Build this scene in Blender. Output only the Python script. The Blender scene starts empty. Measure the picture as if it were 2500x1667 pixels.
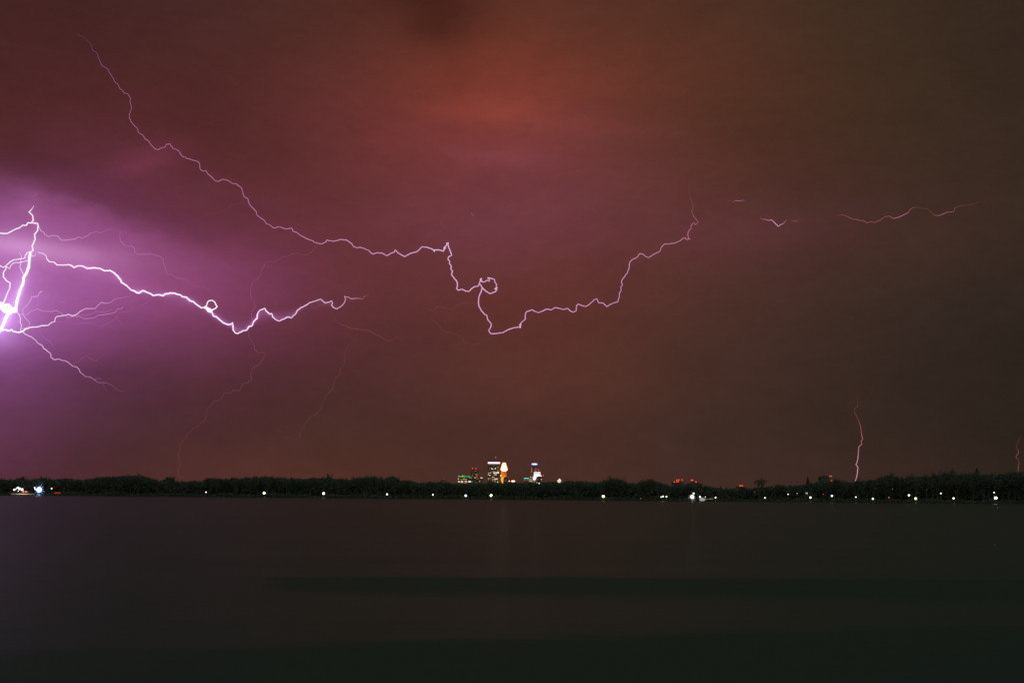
import bpy, math, random
from mathutils import Matrix, Vector, noise as mnoise
random.seed(7)
S = bpy.context.scene
R = math.radians

# ------------------------------------------------------------------ camera
FPX = 2778.0                       # focal length in photo pixels (2500 wide)
CAMH = 4.0
PITCH, ROLL = 7.68, 0.5
cam = bpy.data.cameras.new('camera'); cam.lens = 40.0; cam.sensor_width = 36.0
cam.clip_start = 0.5; cam.clip_end = 60000
camo = bpy.data.objects.new('camera', cam); S.collection.objects.link(camo)
CR = Matrix.Rotation(R(90 + PITCH), 3, 'X') @ Matrix.Rotation(R(ROLL), 3, 'Z')
camo.matrix_world = Matrix.Translation((0, 0, CAMH)) @ CR.to_4x4()
S.camera = camo

def ray(px, py):
    return CR @ Vector(((px - 1250) / FPX, -(py - 833.5) / FPX, -1))
def at(px, py, Y):                  # world point at ground distance Y on the line of sight of a photo pixel
    d = ray(px, py); return Vector((0, 0, CAMH)) + d * (Y / d.y)
def topix(d):
    l = CR.transposed() @ d
    return 1250 + FPX * l.x / -l.z, 833.5 - FPX * l.y / -l.z
def lin(c):
    return tuple(((v / 255) / 12.92 if v <= 10 else ((v / 255 + .055) / 1.055) ** 2.4) for v in c)

# ------------------------------------------------------------------ world: storm clouds lit by the city and by lightning
SUN_EL, SUN_ROT = R(28), R(180)
W = bpy.data.worlds.new('World'); S.world = W; W.use_nodes = True
nt = W.node_tree; N = nt.nodes; L = nt.links
for n in list(N): N.remove(n)
def math_(op, a, b=None, c=None, clamp=False):
    n = N.new('ShaderNodeMath'); n.operation = op; n.use_clamp = clamp
    for i, v in enumerate((a, b, c)):
        if v is None: continue
        if isinstance(v, (int, float)): n.inputs[i].default_value = v
        else: L.new(v, n.inputs[i])
    return n.outputs[0]
def mixc(blend, fac, a, b):
    n = N.new('ShaderNodeMix'); n.data_type = 'RGBA'; n.blend_type = blend; n.clamp_factor = False
    for s, v in ((0, fac), (6, a), (7, b)):
        if isinstance(v, (int, float)): n.inputs[s].default_value = v
        elif isinstance(v, tuple): n.inputs[s].default_value = (*v[:3], 1)
        else: L.new(v, n.inputs[s])
    return n.outputs[2]
COLX = [0, 125, 250, 400, 600, 800, 1000, 1200, 1400, 1700, 2000, 2250, 2500]
ROWS = {
 0:   [(66,36,34),(66,35,33),(64,34,34),(68,40,38),(70,42,38),(78,42,36),(86,46,37),(90,48,38),(84,48,38),(76,46,34),(64,46,34),(58,42,32),(50,38,30)],
 130: [(70,36,36),(74,38,38),(74,38,38),(76,40,38),(80,42,38),(84,46,38),(94,50,40),(114,54,40),(98,52,40),(88,50,38),(70,48,34),(60,44,32),(52,38,30)],
 260: [(80,40,41),(80,39,39),(78,38,37),(77,38,36),(80,40,37),(98,48,48),(120,54,46),(140,62,48),(124,58,46),(92,52,38),(72,46,34),(60,44,32),(54,40,32)],
 400: [(84,41,44),(86,43,48),(94,45,55),(92,44,50),(85,43,41),(98,48,50),(110,52,54),(118,58,64),(108,56,60),(88,52,42),(70,46,36),(62,44,34),(56,40,32)],
 540: [(138,72,124),(132,70,120),(118,58,88),(100,48,66),(96,46,54),(98,48,50),(104,54,56),(110,56,64),(106,56,60),(98,52,54),(78,46,42),(66,44,38),(54,42,34)],
 640: [(180,112,178),(174,98,164),(158,86,146),(144,73,117),(126,61,94),(102,50,56),(100,50,52),(104,54,54),(102,52,50),(86,50,44),(70,46,40),(60,44,36),(52,38,32)],
 740: [(180,112,186),(162,88,156),(148,80,136),(140,68,112),(124,59,90),(100,50,58),(92,48,48),(96,48,44),(92,48,42),(78,48,42),(64,44,36),(52,40,34),(48,38,32)],
 850: [(142,80,146),(122,64,112),(106,54,84),(100,52,76),(90,46,58),(84,44,48),(84,46,44),(92,50,44),(88,50,42),(70,46,38),(60,42,36),(50,38,32),(44,34,28)],
 950: [(108,60,94),(96,52,78),(84,48,62),(80,44,54),(80,42,46),(76,44,44),(78,46,42),(88,50,44),(86,50,42),(70,46,38),(58,40,34),(50,38,32),(44,34,28)],
 1050:[(92,52,72),(80,46,58),(74,44,50),(72,42,46),(72,42,42),(70,44,38),(72,44,38),(74,44,38),(72,44,38),(62,44,36),(54,40,34),(48,36,30),(42,34,28)],
 1150:[(88,46,62),(78,42,50),(74,42,44),(78,44,42),(88,50,42),(82,48,40),(76,46,38),(70,44,38),(74,46,38),(66,44,38),(62,42,36),(54,38,32),(44,36,28)],
}
RK = sorted(ROWS)
def table(px, py):
    px = min(max(px, 0), 2500); py = min(max(py, 0), 1150)
    i = max(k for k in range(len(COLX) - 1) if COLX[k] <= px); fx = (px - COLX[i]) / (COLX[i+1] - COLX[i])
    j = max(k for k in range(len(RK) - 1) if RK[k] <= py); fy = (py - RK[j]) / (RK[j+1] - RK[j])
    g = lambda a, b: Vector(lin(ROWS[RK[a]][b]))
    return (g(j, i)*(1-fx) + g(j, i+1)*fx)*(1-fy) + (g(j+1, i)*(1-fx) + g(j+1, i+1)*fx)*fy
def dirv(az, el): return Vector((math.sin(az)*math.cos(el), math.cos(az)*math.cos(el), math.sin(el)))

tc = N.new('ShaderNodeTexCoord'); sep = N.new('ShaderNodeSeparateXYZ'); L.new(tc.outputs['Generated'], sep.inputs[0])
az0 = math_('DEGREES', math_('ARCTAN2', sep.outputs[0], sep.outputs[1])) if False else math_('MULTIPLY', math_('ARCTAN2', sep.outputs[0], sep.outputs[1]), 180/math.pi)
el0 = math_('MULTIPLY', math_('ARCSINE', sep.outputs[2]), 180/math.pi)
cmb = N.new('ShaderNodeCombineXYZ'); L.new(math_('MULTIPLY', az0, 0.11), cmb.inputs[0]); L.new(math_('MULTIPLY', el0, 0.30), cmb.inputs[1])
nz = N.new('ShaderNodeTexNoise'); L.new(cmb.outputs[0], nz.inputs['Vector']); nz.inputs['Scale'].default_value = 1.0; nz.inputs['Detail'].default_value = 4; nz.inputs['Roughness'].default_value = .5
nsep = N.new('ShaderNodeSeparateColor'); L.new(nz.outputs['Color'], nsep.inputs[0])
az = math_('ADD', az0, math_('MULTIPLY', math_('SUBTRACT', nsep.outputs[0], .5), 2.6))
el = math_('ADD', el0, math_('MULTIPLY', math_('SUBTRACT', nsep.outputs[1], .5), 1.9))
AZR, ELR = 60.0, 60.0
azt = math_('ADD', math_('MULTIPLY', az, 1/(2*AZR)), .5, clamp=True)
elt = math_('MULTIPLY', math_('MAXIMUM', el, 0.0), 1/ELR, clamp=True)
ELS = [0, 1.6, 3.4, 5.4, 7.2, 9.0, 10.8, 12.8, 15.0, 17.4, 20.0, 22.6, 25.2, 34, 60]
AZS = [-60, -44, -34] + [-27 + 3*k for k in range(19)] + [34, 44, 60]
AMB = Vector(lin((66, 44, 38)))
def ramp(fac, stops):
    n = N.new('ShaderNodeValToRGB'); cr = n.color_ramp; cr.interpolation = 'B_SPLINE'
    L.new(fac, n.inputs[0])
    while len(cr.elements) < len(stops): cr.elements.new(.5)
    for e, (p, c) in zip(cr.elements, sorted(stops, key=lambda s: s[0])): pass
    for i, (p, c) in enumerate(stops): cr.elements[i].position = p
    for i, (p, c) in enumerate(stops): cr.elements[i].color = (*c, 1)
    return n.outputs[0]
base = None
for i, e in enumerate(ELS):
    st = []
    for a in AZS:
        px, py = topix(dirv(R(max(-27, min(27, a))), R(min(e, 25.2))))
        c = table(px, py)
        out = max(0, (abs(a) - 27) / 20); out = min(1, out)
        if e > 26: out = max(out, (e - 25) / 30)
        c = c.lerp(AMB, min(1, out))
        st.append(((a + AZR) / (2*AZR), tuple(c)))
    rc = ramp(azt, st)
    wst = [(x / ELR, (1, 1, 1) if k == i else (0, 0, 0)) for k, x in enumerate(ELS)]
    w = ramp(elt, wst)
    t = mixc('MULTIPLY', 1.0, rc, w)
    base = t if base is None else mixc('ADD', 1.0, base, t)

def px2ae(px, py):
    d = ray(px, py).normalized(); return math.degrees(math.atan2(d.x, d.y)), math.degrees(math.asin(d.z))
DEG = math.degrees(1 / FPX)        # degrees per photo pixel near the centre
def lobe(px, py, rx, ry, rot=0, pw=1.0, wob=1.0):
    ca, ce = px2ae(px, py)
    a_ = math_('ADD', az0, math_('MULTIPLY', math_('SUBTRACT', nsep.outputs[0], .5), 3*wob))
    e_ = math_('ADD', el0, math_('MULTIPLY', math_('SUBTRACT', nsep.outputs[1], .5), 2*wob))
    da, de = math_('SUBTRACT', a_, ca), math_('SUBTRACT', e_, ce)
    c, s = math.cos(R(rot)), math.sin(R(rot))
    u = math_('MULTIPLY', math_('ADD', math_('MULTIPLY', da, c), math_('MULTIPLY', de, s)), 1/(rx*DEG))
    v = math_('MULTIPLY', math_('SUBTRACT', math_('MULTIPLY', de, c), math_('MULTIPLY', da, s)), 1/(ry*DEG))
    q = math_('ADD', math_('MULTIPLY', u, u), math_('MULTIPLY', v, v))
    if pw != 1.0: q = math_('POWER', q, pw)
    return math_('EXPONENT', math_('MULTIPLY', q, -1))
def scale_c(c, f):
    n = N.new('ShaderNodeVectorMath'); n.operation = 'SCALE'; n.inputs[0].default_value = c; L.new(f, n.inputs[3]); return n.outputs[0]
sky = base
LOBES = [  # px, py, rx, ry, rot, power, colour (linear, added or removed)
 (50, 600, 190, 22, -2, 1, (.17, .12, .17)), (170, 642, 130, 26, -8, 1, (.05, .018, .045)),
 (40, 690, 55, 120, 12, 1, (.09, .04, .11)), (0, 780, 42, 60, 0, 1, (.24, .15, .34)), (0, 900, 200, 140, 10, 1, (.012, .001, .009)),
 (75, 500, 30, 40, 0, 1, (.03, .015, .03)),
 (360, 390, 90, 34, 24, 1, (.05, .008, .022)), (1130, 560, 320, 70, 0, 1, (.012, .003, .01)),
 (1200, 262, 130, 34, 3, 1, (.035, .006, .003)), (1320, 300, 300, 18, -6, 1, (.022, .004, .003)),
 (1880, 560, 200, 50, 0, 1, (.010, .002, .006)), (1230, 385, 130, 26, -4, 1, (.018, .005, .012)),
]
for (px, py, rx, ry, rot, pw, c) in LOBES:
    sky = mixc('ADD', 1.0, sky, scale_c(c, lobe(px, py, rx, ry, rot, pw, .35)))
# dark cloud shelf over the purple light on the left, and the dark smoky scud at the top
def darken(f, amt):
    global sky
    k = math_('SUBTRACT', 1.0, math_('MULTIPLY', f, amt))
    n = N.new('ShaderNodeVectorMath'); n.operation = 'SCALE'; L.new(sky, n.inputs[0]); L.new(k, n.inputs[3]); sky = n.outputs[0]
darken(lobe(1075, 0, 125, 95, -20, 1.1, .9), .42)
darken(lobe(1085, 75, 70, 50, 10, 1.0, .9), .14)
darken(lobe(960, 15, 120, 40, 14, 1.0, 1.5), .12)
darken(lobe(200, 440, 230, 42, -18, 1.6, .3), .10)
# lower edge of the cloud shelf: the purple light begins sharply below a line running down to the right
(a1, e1), (a2, e2) = px2ae(0, 412), px2ae(520, 606)
cmbe = N.new('ShaderNodeCombineXYZ'); L.new(math_('MULTIPLY', az0, .5), cmbe.inputs[0]); L.new(math_('MULTIPLY', el0, .9), cmbe.inputs[1])
nze = N.new('ShaderNodeTexNoise'); L.new(cmbe.outputs[0], nze.inputs['Vector']); nze.inputs['Scale'].default_value = 1.2; nze.inputs['Detail'].default_value = 5
wv_ = math_('MULTIPLY', math_('SUBTRACT', nze.outputs[0], .5), 2.6)
line = math_('ADD', math_('MULTIPLY', math_('SUBTRACT', az0, a1), (e2-e1)/(a2-a1)), e1)
below = N.new('ShaderNodeMapRange'); below.interpolation_type = 'SMOOTHSTEP'
L.new(math_('ADD', math_('SUBTRACT', line, el0), wv_), below.inputs[0]); below.inputs[1].default_value = -.35; below.inputs[2].default_value = .75
sky = mixc('ADD', 1.0, sky, scale_c((.062, .018, .060), math_('MULTIPLY', below.outputs[0], lobe(170, 530, 300, 95, -18, 1, 0))))
darken(lobe(1820, 330, 260, 120, -12, 1.0, 1), .10)
# fine cloud texture
cmb2 = N.new('ShaderNodeCombineXYZ'); L.new(math_('MULTIPLY', az, 0.35), cmb2.inputs[0]); L.new(math_('MULTIPLY', el, .7), cmb2.inputs[1])
nz2 = N.new('ShaderNodeTexNoise'); L.new(cmb2.outputs[0], nz2.inputs['Vector']); nz2.inputs['Scale'].default_value = .8; nz2.inputs['Detail'].default_value = 5; nz2.inputs['Roughness'].default_value = .48
k = math_('ADD', 1.0, math_('MULTIPLY', math_('SUBTRACT', nz2.outputs[0], .5), .22))
cmb3 = N.new('ShaderNodeCombineXYZ'); L.new(math_('MULTIPLY', az0, 0.8), cmb3.inputs[0]); L.new(math_('MULTIPLY', el0, 1.7), cmb3.inputs[1])
nz3 = N.new('ShaderNodeTexNoise'); L.new(cmb3.outputs[0], nz3.inputs['Vector']); nz3.inputs['Scale'].default_value = 1.3; nz3.inputs['Detail'].default_value = 7; nz3.inputs['Roughness'].default_value = .55; nz3.inputs['Distortion'].default_value = .6
k = math_('MULTIPLY', k, math_('ADD', 1.0, math_('MULTIPLY', math_('SUBTRACT', nz3.outputs[0], .5), .20)))
n = N.new('ShaderNodeVectorMath'); n.operation = 'SCALE'; L.new(sky, n.inputs[0]); L.new(k, n.inputs[3]); sky = n.outputs[0]
st = N.new('ShaderNodeTexSky'); st.sky_type = 'NISHITA'; st.sun_disc = False; st.sun_elevation = SUN_EL; st.sun_rotation = SUN_ROT
sk = N.new('ShaderNodeVectorMath'); sk.operation = 'SCALE'; L.new(st.outputs[0], sk.inputs[0]); sk.inputs[3].default_value = 0.00004
sky = mixc('ADD', 1.0, sky, sk.outputs[0])
bg = N.new('ShaderNodeBackground'); L.new(sky, bg.inputs[0]); bg.inputs[1].default_value = 1.0
wo = N.new('ShaderNodeOutputWorld'); L.new(bg.outputs[0], wo.inputs[0])

# ------------------------------------------------------------------ dim fill light added above and behind, to lift dark trees and water
sl = bpy.data.lights.new('fill_light', 'SUN'); sl.energy = 0.44; sl.angle = R(80); sl.color = (0.74, 1.0, 0.70)
so = bpy.data.objects.new('fill_light', sl); S.collection.objects.link(so)
so.rotation_euler = (R(90) - SUN_EL, 0, 0)        # light travels forward and down
so.location = (0, -50, 80)
V = S.view_settings; V.view_transform = 'Standard'; V.look = 'None'; V.exposure = 0; V.gamma = 1; V.use_curve_mapping = False
S.cycles.transparent_max_bounces = 48; S.cycles.max_bounces = 4
S.cycles.sample_clamp_indirect = .4
S.cycles.use_denoising = True

# ------------------------------------------------------------------ helpers
def mat(name, col, rough=.8, spec=.3, var=.25, scale=.5):
    m = bpy.data.materials.new(name); m.use_nodes = True; t = m.node_tree
    b = t.nodes['Principled BSDF']; b.inputs['Roughness'].default_value = rough; b.inputs['Specular IOR Level'].default_value = spec
    nz = t.nodes.new('ShaderNodeTexNoise'); nz.inputs['Scale'].default_value = scale; nz.inputs['Detail'].default_value = 5
    tcn = t.nodes.new('ShaderNodeTexCoord'); t.links.new(tcn.outputs['Object'], nz.inputs['Vector'])
    r = t.nodes.new('ShaderNodeValToRGB'); t.links.new(nz.outputs[0], r.inputs[0])
    r.color_ramp.elements[0].position = .3; r.color_ramp.elements[1].position = .7
    r.color_ramp.elements[0].color = (*[v*(1-var) for v in col], 1); r.color_ramp.elements[1].color = (*[v*(1+var) for v in col], 1)
    t.links.new(r.outputs[0], b.inputs['Base Color'])
    return m
EM = {}
def emat(col, st=1.0, sample=False):          # col: photo-like sRGB triple
    key = (col, st, sample)
    if key in EM: return EM[key]
    m = bpy.data.materials.new('lamp_and_glow'); m.use_nodes = True; t = m.node_tree  # serves lamps and also surfaces whose light is put in as glow
    for x in list(t.nodes): t.nodes.remove(x)
    o = t.nodes.new('ShaderNodeOutputMaterial'); e = t.nodes.new('ShaderNodeEmission')
    e.inputs[0].default_value = (*lin(col), 1); e.inputs[1].default_value = st
    t.links.new(e.outputs[0], o.inputs[0])
    if not sample: m.cycles.emission_sampling = 'NONE'
    EM[key] = m; return m

class MB:
    def __init__(s): s.v = []; s.f = []
    def box(s, x0, x1, y0, y1, z0, z1):
        b = len(s.v)
        s.v += [(x0,y0,z0),(x1,y0,z0),(x1,y1,z0),(x0,y1,z0),(x0,y0,z1),(x1,y0,z1),(x1,y1,z1),(x0,y1,z1)]
        s.f += [tuple(b+i for i in q) for q in ((0,3,2,1),(4,5,6,7),(0,1,5,4),(1,2,6,5),(2,3,7,6),(3,0,4,7))]
        return s
    def frustum(s, cx, cy, z0, z1, r0, r1, n=8, ph=0.0, sx=1, sy=1):
        b = len(s.v)
        for (z, r) in ((z0, r0), (z1, r1)):
            for k in range(n):
                a = ph + 2*math.pi*k/n; s.v.append((cx + r*sx*math.cos(a), cy + r*sy*math.sin(a), z))
        for k in range(n):
            j = (k+1) % n; s.f.append((b+k, b+j, b+n+j, b+n+k))
        s.f.append(tuple(b+k for k in reversed(range(n)))); s.f.append(tuple(b+n+k for k in range(n)))
        return s
    def seg(s, p, q, r0, r1, n=5):
        p, q = Vector(p), Vector(q); d = (q-p).normalized()
        u = d.cross(Vector((0, 1, 0.13))).normalized(); w = d.cross(u); b = len(s.v)
        for (c, r) in ((p, r0), (q, r1)):
            for k in range(n):
                a = 2*math.pi*k/n; s.v.append(tuple(c + (u*math.cos(a) + w*math.sin(a))*r))
        for k in range(n):
            j = (k+1) % n; s.f.append((b+k, b+j, b+n+j, b+n+k))
        s.f.append(tuple(b+k for k in reversed(range(n)))); s.f.append(tuple(b+n+k for k in range(n)))
        return s
    def ball(s, c, r, n=8, m=5, sx=1, sy=1, sz=1):
        b = len(s.v); cx, cy, cz = c
        s.v.append((cx, cy, cz - r*sz))
        for i in range(1, m):
            t = math.pi*i/m - math.pi/2
            for k in range(n):
                a = 2*math.pi*k/n; s.v.append((cx + r*sx*math.cos(t)*math.cos(a), cy + r*sy*math.cos(t)*math.sin(a), cz + r*sz*math.sin(t)))
        s.v.append((cx, cy, cz + r*sz)); top = len(s.v) - 1
        for k in range(n):
            j = (k+1) % n
            s.f.append((b, b+1+j, b+1+k)); s.f.append((top, top-n+k, top-n+j))
            for i in range(m-2): s.f.append((b+1+i*n+k, b+1+i*n+j, b+1+(i+1)*n+j, b+1+(i+1)*n+k))
        return s
    def prism(s, poly, y0, y1):       # outline in x,z
        b = len(s.v); n = len(poly)
        s.v += [(x, y0, z) for x, z in poly] + [(x, y1, z) for x, z in poly]
        s.f.append(tuple(range(b, b+n))); s.f.append(tuple(reversed(range(b+n, b+2*n))))
        for k in range(n):
            j = (k+1) % n; s.f.append((b+k, b+n+k, b+n+j, b+j))
        return s
    def mesh(s, name, m, smooth=False):
        me = bpy.data.meshes.new(name); me.from_pydata([tuple(v) for v in s.v], [], s.f); me.update()
        if m: me.materials.append(m)
        if smooth: me.polygons.foreach_set('use_smooth', [True]*len(me.polygons))
        return me
    def build(s, name, m, parent=None, kind=None, smooth=False):
        return link(name, s.mesh(name, m, smooth), parent, kind)
def link(name, data, parent=None, kind=None, loc=None):
    o = bpy.data.objects.new(name, data); S.collection.objects.link(o)
    if parent: o.parent = parent
    if kind: o['kind'] = kind
    if loc is not None: o.location = loc
    return o
def thing(name, label, cat, loc=(0,0,0), group=None, data=None):
    o = link(name, data, loc=loc); o['label'] = label; o['category'] = cat
    if group: o['group'] = group
    return o

# ------------------------------------------------------------------ water
wm = bpy.data.materials.new('lake_water'); wm.use_nodes = True; t = wm.node_tree; b = t.nodes['Principled BSDF']
b.inputs['IOR'].default_value = 1.33
def wn(tp): return t.nodes.new(tp)
def wmath(op, a, bb=None, c=None, clamp=False):
    n = wn('ShaderNodeMath'); n.operation = op; n.use_clamp = clamp
    for i, v in enumerate((a, bb, c)):
        if v is None: continue
        if isinstance(v, (int, float)): n.inputs[i].default_value = v
        else: t.links.new(v, n.inputs[i])
    return n.outputs[0]
geo = wn('ShaderNodeNewGeometry'); sp = wn('ShaderNodeSeparateXYZ'); t.links.new(geo.outputs['Position'], sp.inputs[0])
wx, wy = sp.outputs[0], sp.outputs[1]
wnz = wn('ShaderNodeTexNoise'); wmap = wn('ShaderNodeMapping'); wmap.inputs['Scale'].default_value = (.035, .12, 1)
t.links.new(geo.outputs['Position'], wmap.inputs[0]); t.links.new(wmap.outputs[0], wnz.inputs['Vector']); wnz.inputs['Scale'].default_value = 1; wnz.inputs['Detail'].default_value = 6
wob = wmath('SUBTRACT', wnz.outputs[0], .5)
def sstep(v, a, bb):
    n = wn('ShaderNodeMapRange'); n.interpolation_type = 'SMOOTHSTEP'
    t.links.new(v, n.inputs[0]); n.inputs[1].default_value = a; n.inputs[2].default_value = bb; n.inputs[3].default_value = 0; n.inputs[4].default_value = 1
    return n.outputs[0]
wyy = wmath('ADD', wy, wmath('MULTIPLY', wob, 5.0))
rag = wn('ShaderNodeTexNoise'); rmap = wn('ShaderNodeMapping'); rmap.inputs['Scale'].default_value = (.25, 1.4, 1)
t.links.new(geo.outputs['Position'], rmap.inputs[0]); t.links.new(rmap.outputs[0], rag.inputs['Vector']); rag.inputs['Scale'].default_value = 1; rag.inputs['Detail'].default_value = 5
ragv = wmath('SUBTRACT', rag.outputs[0], .5)
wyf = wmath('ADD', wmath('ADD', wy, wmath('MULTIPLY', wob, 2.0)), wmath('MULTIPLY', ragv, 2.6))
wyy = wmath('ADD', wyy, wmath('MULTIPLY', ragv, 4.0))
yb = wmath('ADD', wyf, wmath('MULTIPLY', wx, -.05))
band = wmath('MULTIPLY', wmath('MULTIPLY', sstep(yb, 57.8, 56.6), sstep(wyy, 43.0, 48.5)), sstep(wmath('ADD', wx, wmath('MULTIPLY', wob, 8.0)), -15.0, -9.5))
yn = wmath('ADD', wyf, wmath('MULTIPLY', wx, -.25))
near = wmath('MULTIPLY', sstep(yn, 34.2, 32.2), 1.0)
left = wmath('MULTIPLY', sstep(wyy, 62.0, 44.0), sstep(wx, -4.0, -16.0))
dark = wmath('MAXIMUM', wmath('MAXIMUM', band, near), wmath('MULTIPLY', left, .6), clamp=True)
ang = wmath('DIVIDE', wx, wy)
dark = wmath('MAXIMUM', dark, wmath('MULTIPLY', sstep(ang, -.02, -.34), .88))  # mask by direction mutes the sky's reflection toward the left
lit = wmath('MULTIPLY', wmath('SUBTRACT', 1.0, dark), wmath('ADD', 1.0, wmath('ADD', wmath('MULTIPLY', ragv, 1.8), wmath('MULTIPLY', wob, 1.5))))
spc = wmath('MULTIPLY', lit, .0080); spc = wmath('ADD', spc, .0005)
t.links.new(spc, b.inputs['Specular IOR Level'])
b.inputs['Roughness'].default_value = .30
b.inputs['Base Color'].default_value = (.066, .113, .112, 1)
# waves
bmp = wn('ShaderNodeBump'); bmp.inputs['Strength'].default_value = .35; bmp.inputs['Distance'].default_value = .12
wv = wn('ShaderNodeTexNoise'); wm2 = wn('ShaderNodeMapping'); wm2.inputs['Scale'].default_value = (.35, 1.1, 1)
t.links.new(geo.outputs['Position'], wm2.inputs[0]); t.links.new(wm2.outputs[0], wv.inputs['Vector']); wv.inputs['Scale'].default_value = 1.2; wv.inputs['Detail'].default_value = 4
t.links.new(wv.outputs[0], bmp.inputs['Height']); t.links.new(bmp.outputs[0], b.inputs['Normal'])
water = MB(); water.v = [(-4000,-6,0),(4000,-6,0),(4000,1004,0),(-4000,1004,0)]; water.f = [(0,1,2,3)]
water.build('water', wm, kind='structure')

# ------------------------------------------------------------------ land beyond the lake and the bank behind the camera
gm = mat('grass_ground', (.05, .065, .04), .95, .1)
def rise(x): return 3.0 + 8.0 / (1 + math.exp(-(x - 230) / 70))
def gz(x, y):
    if y < 1000: return -.6
    f = min(1, (y - 1000) / 130); f = f*f*(3-2*f)
    return .35 + rise(x)*f*(.85 if y > 1400 else 1)
g = MB(); xs = [-14000,-8000,-4000,-2000] + [-1200 + 60*k for k in range(41)] + [2000,4000,8000,14000]
ys = [999, 1000.5, 1004, 1010, 1020, 1035, 1055, 1080, 1105, 1130, 1200, 1500, 3000, 6000, 12000, 40000]
for y in ys:
    for x in xs: g.v.append((x, y, gz(x, y) + (mnoise.noise(Vector((x*.02, y*.02, 3)))*.5 if 1004 < y < 1500 else 0)))
nx = len(xs)
for j in range(len(ys)-1):
    for i in range(nx-1): g.f.append((j*nx+i, j*nx+i+1, (j+1)*nx+i+1, (j+1)*nx+i))
g.build('ground', gm, kind='structure', smooth=True)
g = MB(); g.v = [(-400,-5,-.5),(400,-5,-.5),(400,-7,.4),(-400,-7,.4),(400,-300,2),(-400,-300,2)]; g.f = [(0,3,2,1),(3,5,4,2)]
g.build('shore_bank', gm, kind='structure')
beach = mat('pale_sand', (.34, .29, .22), .9, .1)

# ------------------------------------------------------------------ treeline
PROF = [(-200,1165),(0,1167),(25,1171),(55,1164),(70,1171),(85,1167),(110,1164),(135,1168),(165,1165),(185,1169),(205,1169),(225,1165),(255,1161),(265,1165),(280,1160),(315,1159),(340,1157),(360,1163),(395,1172),(405,1164),(420,1163),(428,1172),(450,1174),(475,1170),(490,1173),(505,1168),(515,1164),(530,1168),(555,1166),(600,1164),(645,1162),(690,1164),(730,1165),(745,1167),(765,1164),(795,1166),(803,1158),(812,1165),(850,1168),(885,1163),(905,1163),(915,1161),(930,1167),(950,1161),(962,1160),(972,1170),(1000,1171),(1012,1176),(1050,1176),(1065,1174),(1100,1178),(1150,1179),(1180,1177),(1200,1174),(1215,1177),(1310,1176),(1345,1173),(1365,1176),(1390,1172),(1440,1174),(1460,1177),(1480,1170),(1495,1167),(1515,1169),(1530,1176),(1560,1177),(1580,1171),(1600,1173),(1617,1178),(1635,1184),(1670,1180),(1700,1181),(1725,1186),(1757,1190),(1780,1192),(1810,1188),(1830,1190),(1885,1185),(1920,1184),(1950,1183),(1965,1180),(1990,1177),(2000,1172),(2030,1173),(2050,1174),(2058,1170),(2065,1176),(2090,1173),(2120,1172),(2140,1169),(2155,1163),(2165,1158),(2180,1159),(2197,1170),(2205,1171),(2215,1163),(2240,1161),(2255,1159),(2280,1160),(2295,1158),(2315,1152),(2345,1156),(2370,1153),(2400,1154),(2420,1157),(2450,1157),(2475,1151),(2500,1154),(2700,1152)]
def prof(px):
    for (a, ya), (c, yc) in zip(PROF, PROF[1:]):
        if a <= px <= c: return ya + (yc-ya)*(px-a)/(c-a)
    return 1165
leafm = mat('night_foliage', (.108, .13, .122), .9, .02, .1, .15)
barkm = mat('tree_bark', (.09, .085, .07), .95, .05)
rnd = random.Random(3)
def leafquad(m, c, s, r=rnd):
    a = Vector((r.gauss(0,1), r.gauss(0,1), r.gauss(0,1))).normalized()
    u = a.orthogonal().normalized(); w = a.cross(u); k = r.uniform(.6, 1)
    c = Vector(c); b0 = len(m.v)
    m.v += [tuple(c + u*s), tuple(c + w*s*k), tuple(c - u*s), tuple(c - w*s*k)]; m.f.append((b0, b0+1, b0+2, b0+3))
# the wood behind the separate trees: nobody could count it
wood = MB()
for i in range(78000):
    px = rnd.uniform(-220, 2720); Y = rnd.uniform(1035, 1120)
    p = at(px, prof(px) + 5 + rnd.uniform(-2.5, 3), Y); top = p.z; g0 = gz(p.x, Y)
    z = g0 + (top - g0) * (1 - rnd.random()**1.25)
    leafquad(wood, (p.x, Y, z), rnd.uniform(.8, 1.7))
wo_ = wood.build('far_wood', leafm, kind='stuff')
und = MB()
for i in range(14000):                            # shrubs and undergrowth between trees and water
    x = rnd.uniform(-560, 560); Y = 1006 + abs(rnd.gauss(0, 14)); h = 1 + 3*max(0, mnoise.noise(Vector((x*.05, 7, 2))) + .5)
    leafquad(und, (x, Y, gz(x, Y) + rnd.random()*h), rnd.uniform(.3, .8))
und.build('undergrowth', leafm, kind='stuff')

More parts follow.
